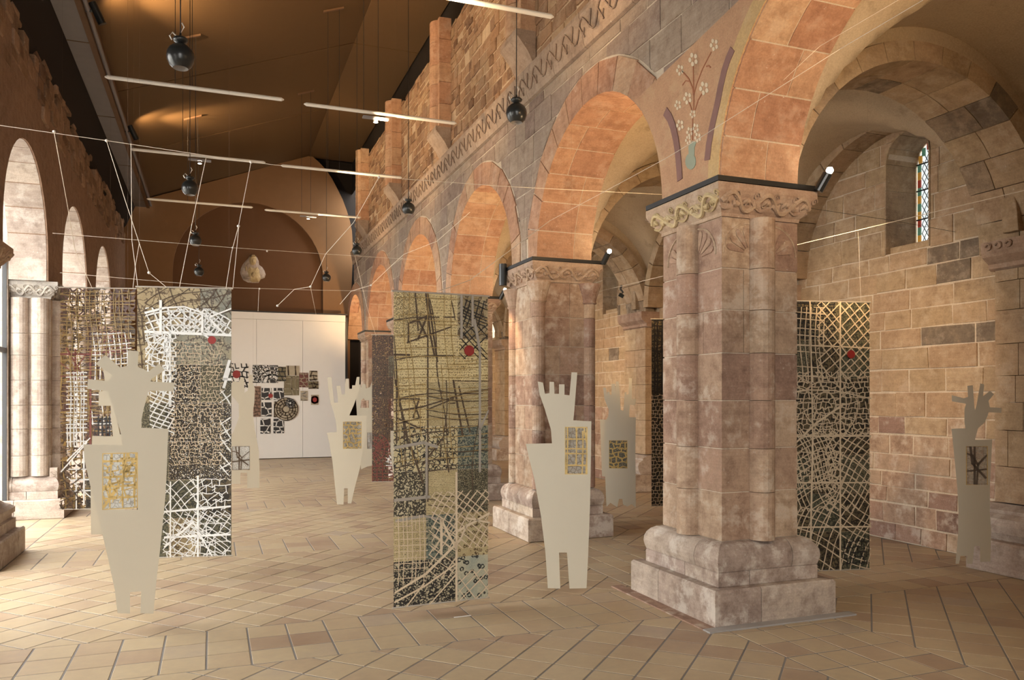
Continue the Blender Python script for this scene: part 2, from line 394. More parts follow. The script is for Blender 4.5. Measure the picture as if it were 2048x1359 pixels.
def outside_circle(poly, c, r):
    """push what lies inside the circle out to its rim; None when little is left"""
    if all(math.hypot(a-c[0], b-c[1]) >= r for a, b in densify(poly, .05)): return poly
    d = densify(poly, .05)
    if all(math.hypot(a-c[0], b-c[1]) <= r+.02 for a, b in d): return None
    o = []
    for a, b in d:
        h = math.hypot(a-c[0], b-c[1])
        if h < r:
            k = r/max(h, 1e-6); a, b = c[0]+(a-c[0])*k, c[1]+(b-c[1])*k
        o.append((a, b))
    o = dedupe(o)
    return o if len(o) > 2 and area(o) > .012 else None
def inside_circle(poly, c, r):
    d = densify(poly, .06)
    if all(math.hypot(a-c[0], b-c[1]) <= r or b < c[1] for a, b in d): return poly
    if all(math.hypot(a-c[0], b-c[1]) >= r-.02 and b > c[1] for a, b in d): return None
    o = []
    for a, b in d:
        h = math.hypot(a-c[0], b-c[1])
        if h > r and b > c[1]:
            k = r/h; a, b = c[0]+(a-c[0])*k, c[1]+(b-c[1])*k
        o.append((a, b))
    o = dedupe(o)
    return o if len(o) > 2 and area(o) > .012 else None
def fr_right(s, t, d): return (XR-d, s, t)
def fr_aisle(s, t, d): return (XA-d, s, t)
def fr_back(s, t, d): return (s, YB-d, t)
def fr_floor(s, t, d): return (s, t, d)

# floor -----------------------------------------------------------
floor = struct('floor', MB().box((-6, YF-.3, -.3), (XA+.6, YB+.6, -.0022)), M['grout'])
T = .252
def clip_rect(poly, x0, x1, y0, y1):
    for ax, lim, sg in ((0, x0, 1), (0, x1, -1), (1, y0, 1), (1, y1, -1)):
        out = []
        for i in range(len(poly)):
            p, q = poly[i], poly[(i+1) % len(poly)]
            ip = (p[ax]-lim)*sg >= 0; iq = (q[ax]-lim)*sg >= 0
            if ip: out.append(p)
            if ip != iq:
                k = (lim-p[ax])/(q[ax]-p[ax]); out.append((p[0]+(q[0]-p[0])*k, p[1]+(q[1]-p[1])*k))
        poly = out
        if len(poly) < 3: return None
    poly = dedupe(poly)
    return poly if len(poly) > 2 and area(poly) > .003 else None
tiles = Pieces(floor, 'floor_tile', M['tile'], 'floor_tiles')
def shrink(p, g):
    # inset of a convex polygon by moving edges inwards
    n = len(p); A = sum(p[i][0]*p[(i+1) % n][1]-p[(i+1) % n][0]*p[i][1] for i in range(n)); sg = 1 if A > 0 else -1
    E = []
    for i in range(n):
        (a, b), (c, d) = p[i], p[(i+1) % n]; L = math.hypot(c-a, d-b)
        nx, ny = -(d-b)/L*sg, (c-a)/L*sg
        E.append((a+nx*g, b+ny*g, c-a, d-b))
    out = []
    for i in range(n):
        x1, y1, dx1, dy1 = E[i-1]; x2, y2, dx2, dy2 = E[i]; det = dx1*dy2-dy1*dx2
        if abs(det) < 1e-9: return None
        k = ((x2-x1)*dy2-(y2-y1)*dx2)/det; out.append((x1+dx1*k, y1+dy1*k))
    B = sum(out[i][0]*out[(i+1) % n][1]-out[(i+1) % n][0]*out[i][1] for i in range(n))
    return out if B*sg > .004 else None
rf = random.Random(3)
def put_tile(p):
    p = shrink(p, .0058)
    if p: tiles.add(p, fr_floor, -.012, rf.uniform(-.0008, .0012), .0022, min(1, max(0, rf.gauss(.5, .2))))
def field(x0, x1, y0, y1, diag):
    if x1-x0 < .05 or y1-y0 < .05: return
    if not diag:
        nx = max(1, round((x1-x0)/T)); ny = max(1, round((y1-y0)/T)); tx = (x1-x0)/nx; ty = (y1-y0)/ny
        for i in range(nx):
            for j in range(ny): put_tile([(x0+i*tx, y0+j*ty), (x0+i*tx+tx, y0+j*ty), (x0+i*tx+tx, y0+j*ty+ty), (x0+i*tx, y0+j*ty+ty)])
        return
    h = T/math.sqrt(2); cx, cy = x0, y0
    for i in range(-2, int((x1-x0+y1-y0)/T)+40):
        for j in range(-45, 46):
            u, v = cx+(i-j)*h, cy+(i+j)*h
            if u < x0-h or u > x1+h or v < y0-2*h or v > y1+h: continue
            q = clip_rect([(u, v), (u+h, v+h), (u, v+2*h), (u-h, v+h)], x0, x1, y0, y1)
            if q: put_tile(q)
BANDY = [(c-.21, c+.60) for c in RPIER]
edges = []
yy = .6
for a, b in BANDY: edges += [(yy, a, True), (a, b, False)]; yy = b
edges.append((yy, YB, True))
for y0, y1, dg in edges:
    field(-1.83, 3.30, y0, y1, dg)
    field(3.30, 4.20, y0, y1, False)
    field(4.20, XA, y0, y1, dg)
    field(-2.65, -1.83, y0, y1, False)
tiles.finish()

# right nave wall ---------------------------------------------------
mb = MB()
wall_with_arches(mb, XR+.006, XR2-.006, 2.1, 20.6, 5.3, RARCH, [r+.001 for r in RRAD], ZC, 3.12)
mb.box((XR+.02, YF, 0), (XR2-.02, 2.1, 5.3))
wall_right = struct('wall_right', mb, M['mortar'])
rw = random.Random(11)
ash = Pieces(wall_right, 'ashlar_block', M['arcade'], 'ashlar_blocks')
RING = .30
for a, b, t0, t1 in rows(2.2, 20.6, 3.16, 5.0, (.22, .34), (.28, .62), rw):
    p = rect_poly(a, b, t0, t1, .006, rw)
    for c, r in zip(RARCH, RRAD):
        if p: p = outside_circle(p, (c, ZC), r+RING+.012)
    if p:
        ash.add(p, fr_right, -.05, rw.uniform(-.003, .006), .004, rw.random())
ash.finish()
vs = Pieces(wall_right, 'voussoir', M['voussoir'], 'voussoirs')
ring = Pieces(wall_right, 'arch_ring_stone', M['arcade'], 'arch_ring_stones')
def extr(x0, x1):
    return lambda s, t, d: (x0+(x1-x0)*d, s, t)
for ai, (c, r) in enumerate(zip(RARCH, RRAD)):
    n = 13 if ai < 5 else 9
    for k in range(n):
        a0 = PI*k/n+.004; a1 = PI*(k+1)/n-.004
        arc = [(c-(r-.004)*math.cos(a), ZC+(r-.004)*math.sin(a)) for a in (a0, (a0+a1)/2, a1)]
        out = [(c-(r+RING*rw.uniform(.85, 1.05))*math.cos(a), ZC+(r+RING)*math.sin(a)) for a in (a1, a0)]
        poly = arc+out
        sp = XR+rw.choice((.22, .30, .38, .45))
        if ai == 0 or not (k == 0 or k == n-1): pass
        MBs = MB().prism(poly, extr(XR-.006, sp-.005), 0, 1, 0, rw.random())
        vs.l.append((shown_area([(XR, *arc[0]), (XR, *arc[2]), (sp, *arc[2]), (sp, *arc[0])])+30, poly, extr(XR-.006-rw.uniform(0, .006), sp-.005), 0, 1, 0, rw.random()))
        vs.l.append((shown_area([(sp, *arc[0]), (sp, *arc[2]), (XR2, *arc[2]), (XR2, *arc[0])])+30, poly, extr(sp+.004, XR2+.004), 0, 1, 0, rw.random()))
vs.finish()
# upper wall of rubble, with engaged pilasters
mb = MB().box((XR+.05, YF, 5.25), (XR2-.02, 20.6, 7.3))
rt = random.Random(5)
upper = struct('wall_right_upper', mb, M['mortar_dark'])
rub = Pieces(upper, 'rubble_stone', M['rubble'], 'rubble_stones')
for a, b, t0, t1 in rows(4.2, 20.6, 5.42, 7.36, (.09, .17), (.14, .36), rt):
    p = rect_poly(a, b, t0, t1, .010, rt, .012)
    if rt.random() < .97: rub.add(p, lambda s, t, d: (XR+.05-d, s, t), -.03, rt.uniform(.006, .026), .010, rt.random())
rub.finish()
for i, yc in enumerate(RPIER):
    pil = empty('wall_pilaster', (XR, yc, 5.45), ['tall pilaster running out of the picture top above the thick front pier', 'sandstone pilaster at the top edge, its corbel above the second pier',
        'tall rounded sandstone pilaster on the upper wall above the third pier', 'sandstone pilaster left of the rubble, behind the lit tube end', 'farthest and lowest looking sandstone pilaster at the wall end'][i], 'pilaster', 'pilasters of the upper nave wall')
    z = 5.78; tops = 7.48-.04*(i % 2)
    for k, h in enumerate((.36, .34, .30, .36, .36)):
        z1 = min(z+h, tops)
        t = rt.random()
        MB().box((XR-.10, yc-.26, z+.003), (XR+.04, yc+.26, z1-.003), t).build('pilaster_stone', M['voussoir'], pil)
        n = 10; m2 = MB(); vs_ = []
        for q in range(n+1):
            w = PI*q/n; vs_ += [(XR-.10-.13*math.sin(w), yc-.15*math.cos(w))]
        m2.prism(vs_, lambda s, t_, d: (s, t_, d), z+.003, z1-.003, 0, t); m2.build('shaft_drum', M['voussoir'], pil)
        for sg in (-1, 1): MB().box((XR-.15, yc+sg*.21-.045, z+.004), (XR-.09, yc+sg*.21+.045, z1-.004), t).build('side_roll', M['voussoir'], pil)
        z = z1
    cb = MB()
    cb.prism([(0, 5.78), (.24, 5.78), (.24, 5.72), (.10, 5.55), (.03, 5.42), (0, 5.42)], lambda s, t, d: (XR+.03-s, yc+d, t), -.27, .27, 0, .8); cb.build('corbel', M['cornice'], pil)
# carved cornice
cor = struct('trim_1', MB().box((XR, 2.2, 5.02), (XR+.1, 20.6, 5.34)), M['mortar'])
yy = 2.2
while yy < 20.5:
    y1 = min(yy+rt.uniform(.7, 1.1), 20.55); m_ = MB()
    m_.prism([(0, 5.0), (.035, 5.01), (.05, 5.06), (.10, 5.30), (.10, 5.335), (0, 5.40)], lambda s, t, d: (XR-s, d, t), yy+.003, y1-.003, 0, rt.random())
    m_.build('cornice_block', M['cornice'], cor); yy = y1
per = .40
def cpt(s, z): return (XR-.055-.05*(z-5.06)/.24-.006, s, z)
for k in range(int((20.5-3.6)/per)):
    y = 3.6+k*per; m_ = MB()
    w = [(y+per*q/10, 5.17+.085*math.sin(2*PI*q/10)) for q in range(11)]
    m_.tube([cpt(*q) for q in w], .009, 5)
    m_.tube([cpt(y+.10+.02*q, 5.08+.035*q) for q in range(5)], [.010, .013, .011, .008, .004], 5)
    m_.tube([cpt(y+.30+.02*q, 5.26-.035*q) for q in range(5)], [.010, .013, .011, .008, .004], 5)
    m_.tube([cpt(y+.12-.015*q, 5.10+.02*q) for q in range(4)], .006, 5)
    m_.build('carved_vine', M['vine_red'], cor)

# piers ------------------------------------------------------------
def pier_side(rect, side):
    x0, x1, y0, y1 = rect
    return {0: ((x0, y0), (x1, y0)), 1: ((x1, y0), (x1, y1)), 2: ((x1, y1), (x0, y1)), 3: ((x0, y1), (x0, y0))}[side]
def ring_piece(mb, rect, prof, side, t0, t1, tint, back=.16):
    A0, B0 = pier_side(rect, side); L = math.hypot(B0[0]-A0[0], B0[1]-A0[1])
    dx, dy = (B0[0]-A0[0])/L, (B0[1]-A0[1])/L; nx, ny = -dy, dx          # inward normal
    bi = max(p[0] for p in prof)+back; g = .003
    def P(i, tt, z):
        s = tt*L
        if tt <= 0: s = i
        elif tt >= 1: s = L-i
        else: s = min(max(s, i), L-i)
        return (A0[0]+dx*s+nx*i, A0[1]+dy*s+ny*i, z)
    full = list(prof)+[(bi, prof[-1][1]), (bi, prof[0][1])]
    n = len(full); gs = g/L
    vs_ = [P(i, t0+(gs if t0 > 0 else 0), z) for i, z in full]+[P(i, t1-(gs if t1 < 1 else 0), z) for i, z in full]
    fs = [(k, (k+1) % n, n+(k+1) % n, n+k) for k in range(n)]+[tuple(range(n-1, -1, -1)), tuple(range(n, 2*n))]
    mb.add(vs_, fs, tint)
def build_pier(rect, label, style, sides, matkey='pier', basekey='base', carv='carving', ztop=3.12, seed=1, shaft_in=.19, fans=False):
    rg = random.Random(seed); x0, x1, y0, y1 = rect
    root = empty('stone_pier', ((x0+x1)/2, (y0+y1)/2, 0), label, 'pier')
    def course(name, prof, mat, nmax, tint=None):
        for sd in sides:
            cuts = [0, 1] if nmax == 1 else [0]+sorted(rg.uniform(.25, .75) if nmax == 2 else (k+1)/nmax+rg.uniform(-.08, .08) for k in range(nmax-1))+[1]
            for a, b in zip(cuts, cuts[1:]):
                m_ = MB(); ring_piece(m_, rect, prof, sd, a, b, rg.random() if tint is None else tint); m_.build(name, mat, root)
    course('plinth_block', [(0, .006), (0, .24), (.014, .256)], M[basekey], 2)
    if style == 'attic':
        course('base_block', [(.07, .258), (.07, .36), (.10, .37), (.10, .40), (.075, .42), (.075, .47), (.11, .50), (.15, .52), (.19, .555)], M[basekey], 2)
    else:
        course('base_block', [(.088, .258), (.088, .352), (.094, .358)], M[basekey], 2)
        tor = [(.100, .361)]+[(.19-.115*math.sin(w)*1.0-.0, .361+.19*(1-math.cos(w))/1.0) for w in [PI*k/16 for k in range(2, 8)]]
        tor = [(.09, .361), (.078, .40), (.074, .43), (.078, .465), (.092, .50), (.118, .53), (.150, .548), (.19, .556)]
        course('torus_block', tor, M[basekey], 2)
    z = .556; zs = [z]
    while z < 2.62:
        z += rg.uniform(.26, .36); zs.append(z)
    zs[-1] = 2.9
    colx = (x0+x1)/2; coly = (y0+y1)/2
    for a, b in zip(zs, zs[1:]):
        ct_ = rg.uniform(.25, .75)
        for sd in sides:
            cut = rg.choice((.36, .44, .56, .64, .5)); jj = rg.uniform(-.002, .002)
            for u, w in ((0, cut), (cut, 1)):
                m_ = MB(); ring_piece(m_, rect, [(shaft_in+.003+jj, a+.004), (shaft_in+jj, a+.007), (shaft_in+jj, b-.007), (shaft_in+.003+jj, b-.004)], sd, u, w, min(1, max(0, ct_+rg.uniform(-.22, .22)))); m_.build('shaft_stone', M[matkey], root)
        if style in ('half', 'twin'):
            for sd in sides:
                A0, B0 = pier_side(rect, sd); mx, my = (A0[0]+B0[0])/2, (A0[1]+B0[1])/2
                L = math.hypot(B0[0]-A0[0], B0[1]-A0[1]); dx, dy = (B0[0]-A0[0])/L, (B0[1]-A0[1])/L
                offs = (0,) if style == 'half' else (-.13, .11)
                for of in offs:
                    m_ = MB(); cx_ = mx+dx*of-dy*(shaft_in-.012); cy_ = my+dy*of+dx*(shaft_in-.012); rr = .098 if style == 'half' else .105; n = 18
                    t = min(1, max(0, ct_+rg.uniform(-.18, .18)))
                    vs_ = [(cx_+rr*math.cos(2*PI*k/n), cy_+rr*math.sin(2*PI*k/n), zz) for zz in (a+.002, b-.002) for k in range(n)]
                    m_.add(vs_, [(k, (k+1) % n, n+(k+1) % n, n+k) for k in range(n)]+[tuple(range(n-1, -1, -1)), tuple(range(n, 2*n))], t); m_.build('column_drum', M[matkey], root)
        if style == 'corner':
            for px, py in ((x0+shaft_in+.02, y0+shaft_in+.02), (x1-shaft_in-.02, y0+shaft_in+.02), (x0+shaft_in+.02, y1-shaft_in-.02)):
                MB().lathe([(.075, a+.002), (.075, b-.002)], (px, py, 0), 16, rg.random()).build('column_drum', M[matkey], root)
    if style == 'corner':
        for px, py in ((x0+shaft_in+.02, y0+shaft_in+.02), (x1-shaft_in-.02, y0+shaft_in+.02), (x0+shaft_in+.02, y1-shaft_in-.02)):
            MB().lathe([(.072, 2.66), (.095, 2.68), (.085, 2.70), (.10, 2.76), (.14, 2.88), (.14, 2.90), (0, 2.90)], (px, py, 0), 16, rg.random()).build('small_capital', M[matkey], root)
    # capital and carving
    cprof = [(shaft_in-.01, 2.90), (shaft_in-.012, 2.925), (shaft_in-.035, 2.95), (.095, 3.05), (.088, 3.07), (.088, ztop)]
    course('capital_block', cprof, M['carving'] if carv != 'carving_grey' else M['carving_grey'], 1)
    def fpt(sd, s, z, o=.004):
        A0, B0 = pier_side(rect, sd); L = math.hypot(B0[0]-A0[0], B0[1]-A0[1]); dx, dy = (B0[0]-A0[0])/L, (B0[1]-A0[1])/L
        i = (shaft_in-.035)+(.095-shaft_in+.035)*min(max((z-2.95)/.10, 0), 1.3)-o
        return (A0[0]+dx*s-dy*i, A0[1]+dy*s+dx*i, z)
    for sd in sides:
        A0, B0 = pier_side(rect, sd); L = math.hypot(B0[0]-A0[0], B0[1]-A0[1]); lo, hi = .14, L-.14
        cm = M['carving_yellow'] if (carv == 'yellow' and sd == 3) else M['carving_grey'] if carv == 'carving_grey' else M['carving']
        m_ = MB(); n = 40; cyc = 2.5
        m_.tube([fpt(sd, lo+(hi-lo)*k/n, 2.998+.055*math.sin(2*PI*cyc*k/n)) for k in range(n+1)], .018, 6, .9)
        m_.build('carved_ribbon', cm, root)
        m_ = MB()
        m_.tube([fpt(sd, lo+(hi-lo)*k/n, 2.985-.035*math.sin(2*PI*cyc*k/n+.6)) for k in range(n+1)], .010, 5, .4)
        m_.build('carved_ribbon', cm, root)
        for k in range(9):
            s = lo+(hi-lo)*(k+.5)/9; m_ = MB(); up = 1 if k % 2 else -1; zc_ = 2.995-up*.026
            for q in range(3):
                m_.tube([fpt(sd, s+(q-1)*.03*w/4, zc_+up*.018*w/2, .006) for w in range(5)], [.009, .017, .019, .014, .005], 5, .7)
            sp_ = [fpt(sd, s+.07+.028*(1-w/14)*math.cos(w*.75), zc_+.02+.028*(1-w/14)*math.sin(w*.75), .006) for w in range(12)]
            m_.tube(sp_, .006, 4, .6); m_.build('carved_leaf', cm, root)
    if fans:
        for sd in (0, 3):
            A0, B0 = pier_side(rect, sd); L = math.hypot(B0[0]-A0[0], B0[1]-A0[1]); dx, dy = (B0[0]-A0[0])/L, (B0[1]-A0[1])/L
            for sg in (-1, 1):
                cs = L/2+sg*.10; zc_ = 2.64
                ff = lambda s, t, d: (A0[0]+dx*s-dy*(shaft_in-d), A0[1]+dy*s+dx*(shaft_in-d), t)
                for q in range(4):
                    wm = PI/2-sg*(q+.5)*PI/8.4; r1 = .20; wd_ = .026
                    ux, uy = math.cos(wm), math.sin(wm)
                    pl_ = [(.05, -.006), (.12, -wd_*.7), (.17, -wd_), (.20, -wd_*.5), (.205, 0), (.20, wd_*.5), (.17, wd_), (.12, wd_*.7), (.05, .006)]
                    poly = [(cs+r_*ux-o_*uy, zc_+r_*uy+o_*ux) for r_, o_ in pl_]
                    MB().prism(poly, ff, -.004, .009, .004, .25 if q % 2 else .4).build('fan_petal', M['pier'], root)
                m_ = MB().tube([ff(cs+.222*math.cos(PI/2-sg*PI/2*k/10), zc_+.222*math.sin(PI/2-sg*PI/2*k/10), .002) for k in range(11)], .008, 5, .6); m_.build('fan_rim', M['pier'], root)
    MB().box((x0+shaft_in+.007, y0+shaft_in+.007, .02), (x1-shaft_in-.007, y1-shaft_in-.007, ztop-.002)).build('pier_core', M['mortar'], root)
    return root
def prect(yc): return (3.24, 4.29, yc-.585, yc+.585)
build_pier(prect(RPIER[0]), 'thick front sandstone pier with half columns and a painted carved capital', 'half', (0, 1, 2, 3), carv='yellow', seed=4, fans=True)
build_pier(prect(RPIER[1]), 'second sandstone pier with thin corner shafts, behind the pale cutout figure', 'corner', (0, 1, 2, 3), seed=8)
build_pier(prect(RPIER[2]), 'third sandstone pier, half hidden behind the parchment coloured hanging', 'half', (0, 3), seed=12)
build_pier(prect(RPIER[3]), 'fourth sandstone pier, deep in the shade beyond the third pier', 'half', (0, 3), seed=16)
build_pier(prect(RPIER[4]), 'last sandstone pier of the arcade, beside the white display wall', 'half', (0, 3), seed=20)
for k, nm in ((1, None),):
    pass
def lrect(yc): return (-2.66, -1.83, yc-.57, yc+.57)
build_pier(lrect(LPIER[2]), 'cut off brown stone pier at the left picture edge with stepped base', 'attic', (0, 1), 'leftstone', 'leftstone', seed=24)
lp3 = build_pier(lrect(LPIER[3]), 'pale left pier with two rounded shafts and a grey carved capital', 'twin', (0, 1), 'leftstone', 'leftstone', carv='carving_grey', seed=28)
build_pier(lrect(LPIER[4]), 'pale left pier seen through the amber and white hanging', 'twin', (0, 1), 'leftstone', 'leftstone', seed=32)
build_pier(lrect(LPIER[5]), 'farthest left pier, near the dark back corner', 'half', (0, 1), 'leftstone', 'leftstone', seed=36)
yb_ = LPIER[3]-.57+.13
MB().box((-2.02, yb_, .50), (-1.93, yb_+.12, .66)).build('spiral_block', M['leftstone'], lp3)
MB().tube([(-1.975+.040*(1-k/26)*math.cos(k*.75), yb_-.004, .58+.045*(1-k/26)*math.sin(k*.75)) for k in range(24)], .007, 5).build('spiral_carving', M['leftstone'], lp3)
# spiral boss on the base of the pale left pier and kerb slabs round the front pier
kerb = MB()
x0, x1, y0, y1 = prect(RPIER[0])
kb = tag(MB().box((x0-.10, y0-.08, -.012), (x1+.12, y0, .012)).build('kerb_slab', M['slab']), 'thin grey stone slab along the front of the thick pier', 'slab')
kb2 = tag(MB().box((x0-.10, y0+.002, -.012), (x0, y1+.16, .010), .2).build('kerb_slab', M['pier']), 'reddish stone strip along the nave side of the thick pier', 'slab')

# fresco on the spandrel above the front pier ------------------------
c0, c1 = RARCH[0], RARCH[1]
def fr_fres(s, t, d): return (XR-d, s, t)
rin = RR+.008; zz = [3.135+k*.06 for k in range(23)]
left = []; right = []
for z in zz:
    q = max(0, min(1, (z-ZC)/(rin))); h = math.sqrt(max(0, rin*rin-(z-ZC)**2)) if z > ZC else rin
    left.append((c0+h, z)); right.append((c1-h, z))
left = [p for p in left if p[1] < 4.46]; right = [p for p in right if p[1] < 4.20]
MB().prism(left+right[::-1], fr_fres, -.02, .017, 0, .3).build('fresco_plaster', M['fresco'], wall_right)
band = []
for z in [3.14+.05*k for k in range(24)]:
    h = math.sqrt(max(0, rin*rin-(z-ZC)**2)); band.append((c0+h, z))
outb = [(c0+math.sqrt(max(0, (rin+.13)**2-(z-ZC)**2)), z) for _, z in band]
MB().prism(band+outb[::-1], fr_fres, .005, .021, 0, .5).build('fresco_border', M['fresco_yellow'], wall_right)
fpx = lambda x, y, o=.019: on_x(1330+x/4, 60+y/4, XR-o)
def flat_strip(mb, pts, w, o=.0185):
    """painted line: a thin ribbon on the wall face"""
    P = [on_x(1330+x/4, 60+y/4, XR-o) for x, y in pts]
    Q = [(p.y, p.z) for p in P]; L = []; Rr = []
    for i, (a, b) in enumerate(Q):
        p, n = Q[max(i-1, 0)], Q[min(i+1, len(Q)-1)]; h = math.hypot(n[0]-p[0], n[1]-p[1]) or 1
        nx, ny = -(n[1]-p[1])/h*w/2, (n[0]-p[0])/h*w/2; L.append((a+nx, b+ny)); Rr.append((a-nx, b-ny))
    for i in range(len(Q)-1): mb.prism([L[i], L[i+1], Rr[i+1], Rr[i]], fr_fres, o-.004, o+.002)
m_ = MB()
for pts in ([(226,290),(228,400),(231,520),(230,640)], [(135,325),(190,390),(220,460),(229,520)], [(300,500),(265,560),(240,640)], [(370,175),(300,310),(250,440),(232,520)],
            [(190,570),(205,610),(218,650)], [(222,700),(221,790),(220,880)], [(330,290),(350,285),(365,300)], [(140,440),(165,405),(195,410)]): flat_strip(m_, pts, .010)
m_.build('painted_stem', M['stem_red'], wall_right)
for fx, fy, sc in ((393,118,1),(226,235,1.1),(120,320,.9),(312,465,1.1),(180,545,1),(103,600,.8),(222,672,.7),(198,815,.8),(245,785,.8),(185,880,.7),(262,860,.8),(120,760,.9)):
    m_ = MB()
    for q in range(5):
        w = 2*PI*q/5+.5; px = fx+24*sc*math.cos(w); py = fy+34*sc*math.sin(w)
        el = [fpx(px+11*sc*math.cos(2*PI*k/8), py+18*sc*math.sin(2*PI*k/8)) for k in range(8)]
        m_.prism([(e.y, e.z) for e in el], fr_fres, .015, .0205)
    m_.build('painted_flower', M['vine_white'], wall_right)
el = [fpx(205+42*math.cos(2*PI*k/14), 1050+66*math.sin(2*PI*k/14)) for k in range(14)]
m_ = MB().prism([(e.y, e.z) for e in el], fr_fres, .015, .0208)
m_.prism([(e.y, e.z) for e in [fpx(190,1000), fpx(235,1000), fpx(236,940), fpx(250,895), fpx(218,888), fpx(188,930)]], fr_fres, .015, .0206); m_.build('painted_vase', M['vase_green'], wall_right)
m_ = MB(); flat_strip(m_, [(540,150),(505,230),(475,320),(445,450),(420,580),(392,700),(370,800),(350,920),(337,1040)], .07, .0225); m_.build('painted_band', M['band_mauve'], wall_right)
m_ = MB(); flat_strip(m_, [(0,650),(35,700),(62,770),(85,870),(100,970),(110,1080),(118,1200)], .07, .0225); m_.build('painted_band', M['band_mauve'], wall_right)

# left wall ---------------------------------------------------------
ZL, RL = 3.38, 1.2
mb = MB(); wall_with_arches(mb, XL2, XL, YF, YB, 5.62, LARCH, [RL]*6, ZL, 3.12)
for yc in (LPIER[0], LPIER[1]): mb.box((XL2+.02, yc-.52, 0), (XL-.0, yc+.52, 3.13))
mb.box((XL2, YF, 0), (XL, LARCH[1]+.25, 4.7))  # unseen infill of the near bays, added to keep daylight off the aisle
wall_left = struct('wall_left', mb, M['leftwall'])
for c in LARCH[2:]:
    n = 11
    for k in range(n):
        a0 = PI*k/n+.006; a1 = PI*(k+1)/n-.006
        arc = [(c-(RL-.005)*math.cos(a), ZL+(RL-.005)*math.sin(a)) for a in (a0, (a0+a1)/2, a1)]
        out = [(c-(RL+.03)*math.cos(a), ZL+(RL+.03)*math.sin(a)) for a in (a1, a0)]
        MB().prism(arc+out, extr(XL2-.004, XL-.02), 0, 1, 0, rw.random()).build('voussoir', M['leftstone'], wall_left)
for yc in LPIER[1:]:
    for sg in (-1, 1):
        MB().box((XL2, yc+sg*.51-.025, 3.12), (XL-.02, yc+sg*.51+.025, 3.40), rw.random()).build('impost_stone', M['leftstone'], wall_left)
# ragged top of the left wall
rl = random.Random(9); rag = MB()
yy = 3.0
tops = Pieces(wall_left, 'ragged_stone', M['lefttop'], 'ragged_stones', 200)
for a, b, t0, t1 in rows(3.0, 21.4, 4.95, 5.86, (.10, .2), (.15, .42), rl):
    if t1 > 5.62 and rl.random() < .35*(t1-5.55)/.2: continue
    p = rect_poly(a, b, t0, t1, .004, rl, .02)
    if t0 > 5.0+.5*rl.random()**2: tops.add(p, lambda s, t, d: (XL+d, s, t), -.25, rl.uniform(.0, .045), .014, rl.random())
tops.finish()

# glazed arcade on the left -----------------------------------------
def glass_mat():
    m = bpy.data.materials.new('window_glass'); m.use_nodes = True; nt = m.node_tree; nt.nodes.remove(nt.nodes['Principled BSDF'])
    t = nd(nt, 'ShaderNodeBsdfTransparent'); g = nd(nt, 'ShaderNodeBsdfGlossy'); g.inputs['Roughness'].default_value = .02
    x = nd(nt, 'ShaderNodeMixShader'); x.inputs[0].default_value = .07
    nt.links.new(t.outputs[0], x.inputs[1]); nt.links.new(g.outputs[0], x.inputs[2]); nt.links.new(x.outputs[0], nt.nodes['Material Output'].inputs[0]); return m
M['glass'] = glass_mat()
for i, yc in enumerate(LARCH[1:]):
    fr_ = MB(); hw = RL+.02; x = XL2-.02
    for yv in (yc-hw, yc-hw/3, yc+hw/3, yc+hw): fr_.box((x-.05, yv-.03, 0), (x, yv+.03, ZL+math.sqrt(max(0, hw*hw-(yv-yc)**2))+.05))
    for zv in (.04, 2.2, ZL): fr_.box((x-.05, yc-hw, zv-.03), (x, yc+hw, zv+.03))
    w = fr_.build('window_%d' % (i+1), M['window_dark'], kind='structure')
    MB().box((x-.03, yc-hw, .05), (x-.022, yc+hw, ZL+hw)).build('pane', M['glass'], w)
struct('ground', MB().box((-30, -12, -.35), (XL2-.1, 30, -.06)), M['ground'])
mbw = MB()
for k in range(7):
    ya = (LARCH[k-1]+RL if k > 0 else YF-.3); yb = (LARCH[k]-RL if k < 6 else YB+.3)
    mbw.box((XL2-.10, ya, 0), (XL2-.01, yb, 5.7))
struct('wall_left_outer', mbw, M['leftstone'])

# roof: sloping boards, ridge, black gutter, beam ---------------------
ceil = struct('ceiling', MB().add([(-1.5, YF, 6.66), (2.45, YF, 8.11), (2.45, YB+.3, 8.11), (-1.5, YB+.3, 6.66), (3.62, YF, 8.05), (3.62, YB+.3, 8.05), (3.62, YF, 7.2), (3.62, YB+.3, 7.2), (-1.5, YF, 6.9), (2.45, YF, 8.4), (2.45, YB+.3, 8.4), (-1.5, YB+.3, 6.9), (3.7, YF, 8.4), (3.7, YB+.3, 8.4)],
    [(0, 1, 2, 3), (1, 4, 5, 2), (4, 6, 7, 5), (8, 11, 10, 9), (9, 10, 13, 12)]), M['black'])
sl = (8.05-6.60)/3.95
ys = [YF, .7, 4.1, 7.55, 11.0, 14.45, 17.9, YB]
for a, b in zip(ys, ys[1:]):
    MB().prism([(a+.018, 0), (b-.018, 0), (b-.018, .03), (a+.018, .03)], lambda s, t, d: (-1.5+3.94*d, s, 6.60+t+1.445*d), 0, 1, 0, rw.random()).build('ceiling_board', M['ceiling'], ceil)
    MB().box((2.41, a+.012, 8.025), (3.6, b-.012, 8.05)).build('ridge_board', M['ceiling'], ceil)
struct('trim_2', MB().prism([(-2.3, 5.5), (-2.0, 5.84), (-1.80, 6.32), (-1.80, 6.8), (-2.3, 6.8)], lambda s, t, d: (s, d, t), YF, YB), M['blackboard'])
beam = empty('roof_beam', (-1.66, 9, 6.3), 'long grey steel beam along the roof foot with brown boarding', 'beam')
MB().box((-1.80, YF, 6.30), (-1.53, YB-.25, 6.62)).build('steel_beam', M['beam_grey'], beam)
MB().box((-1.529, YF, 6.28), (-1.46, YB-.25, 6.66)).build('timber_fascia', M['fascia'], beam)
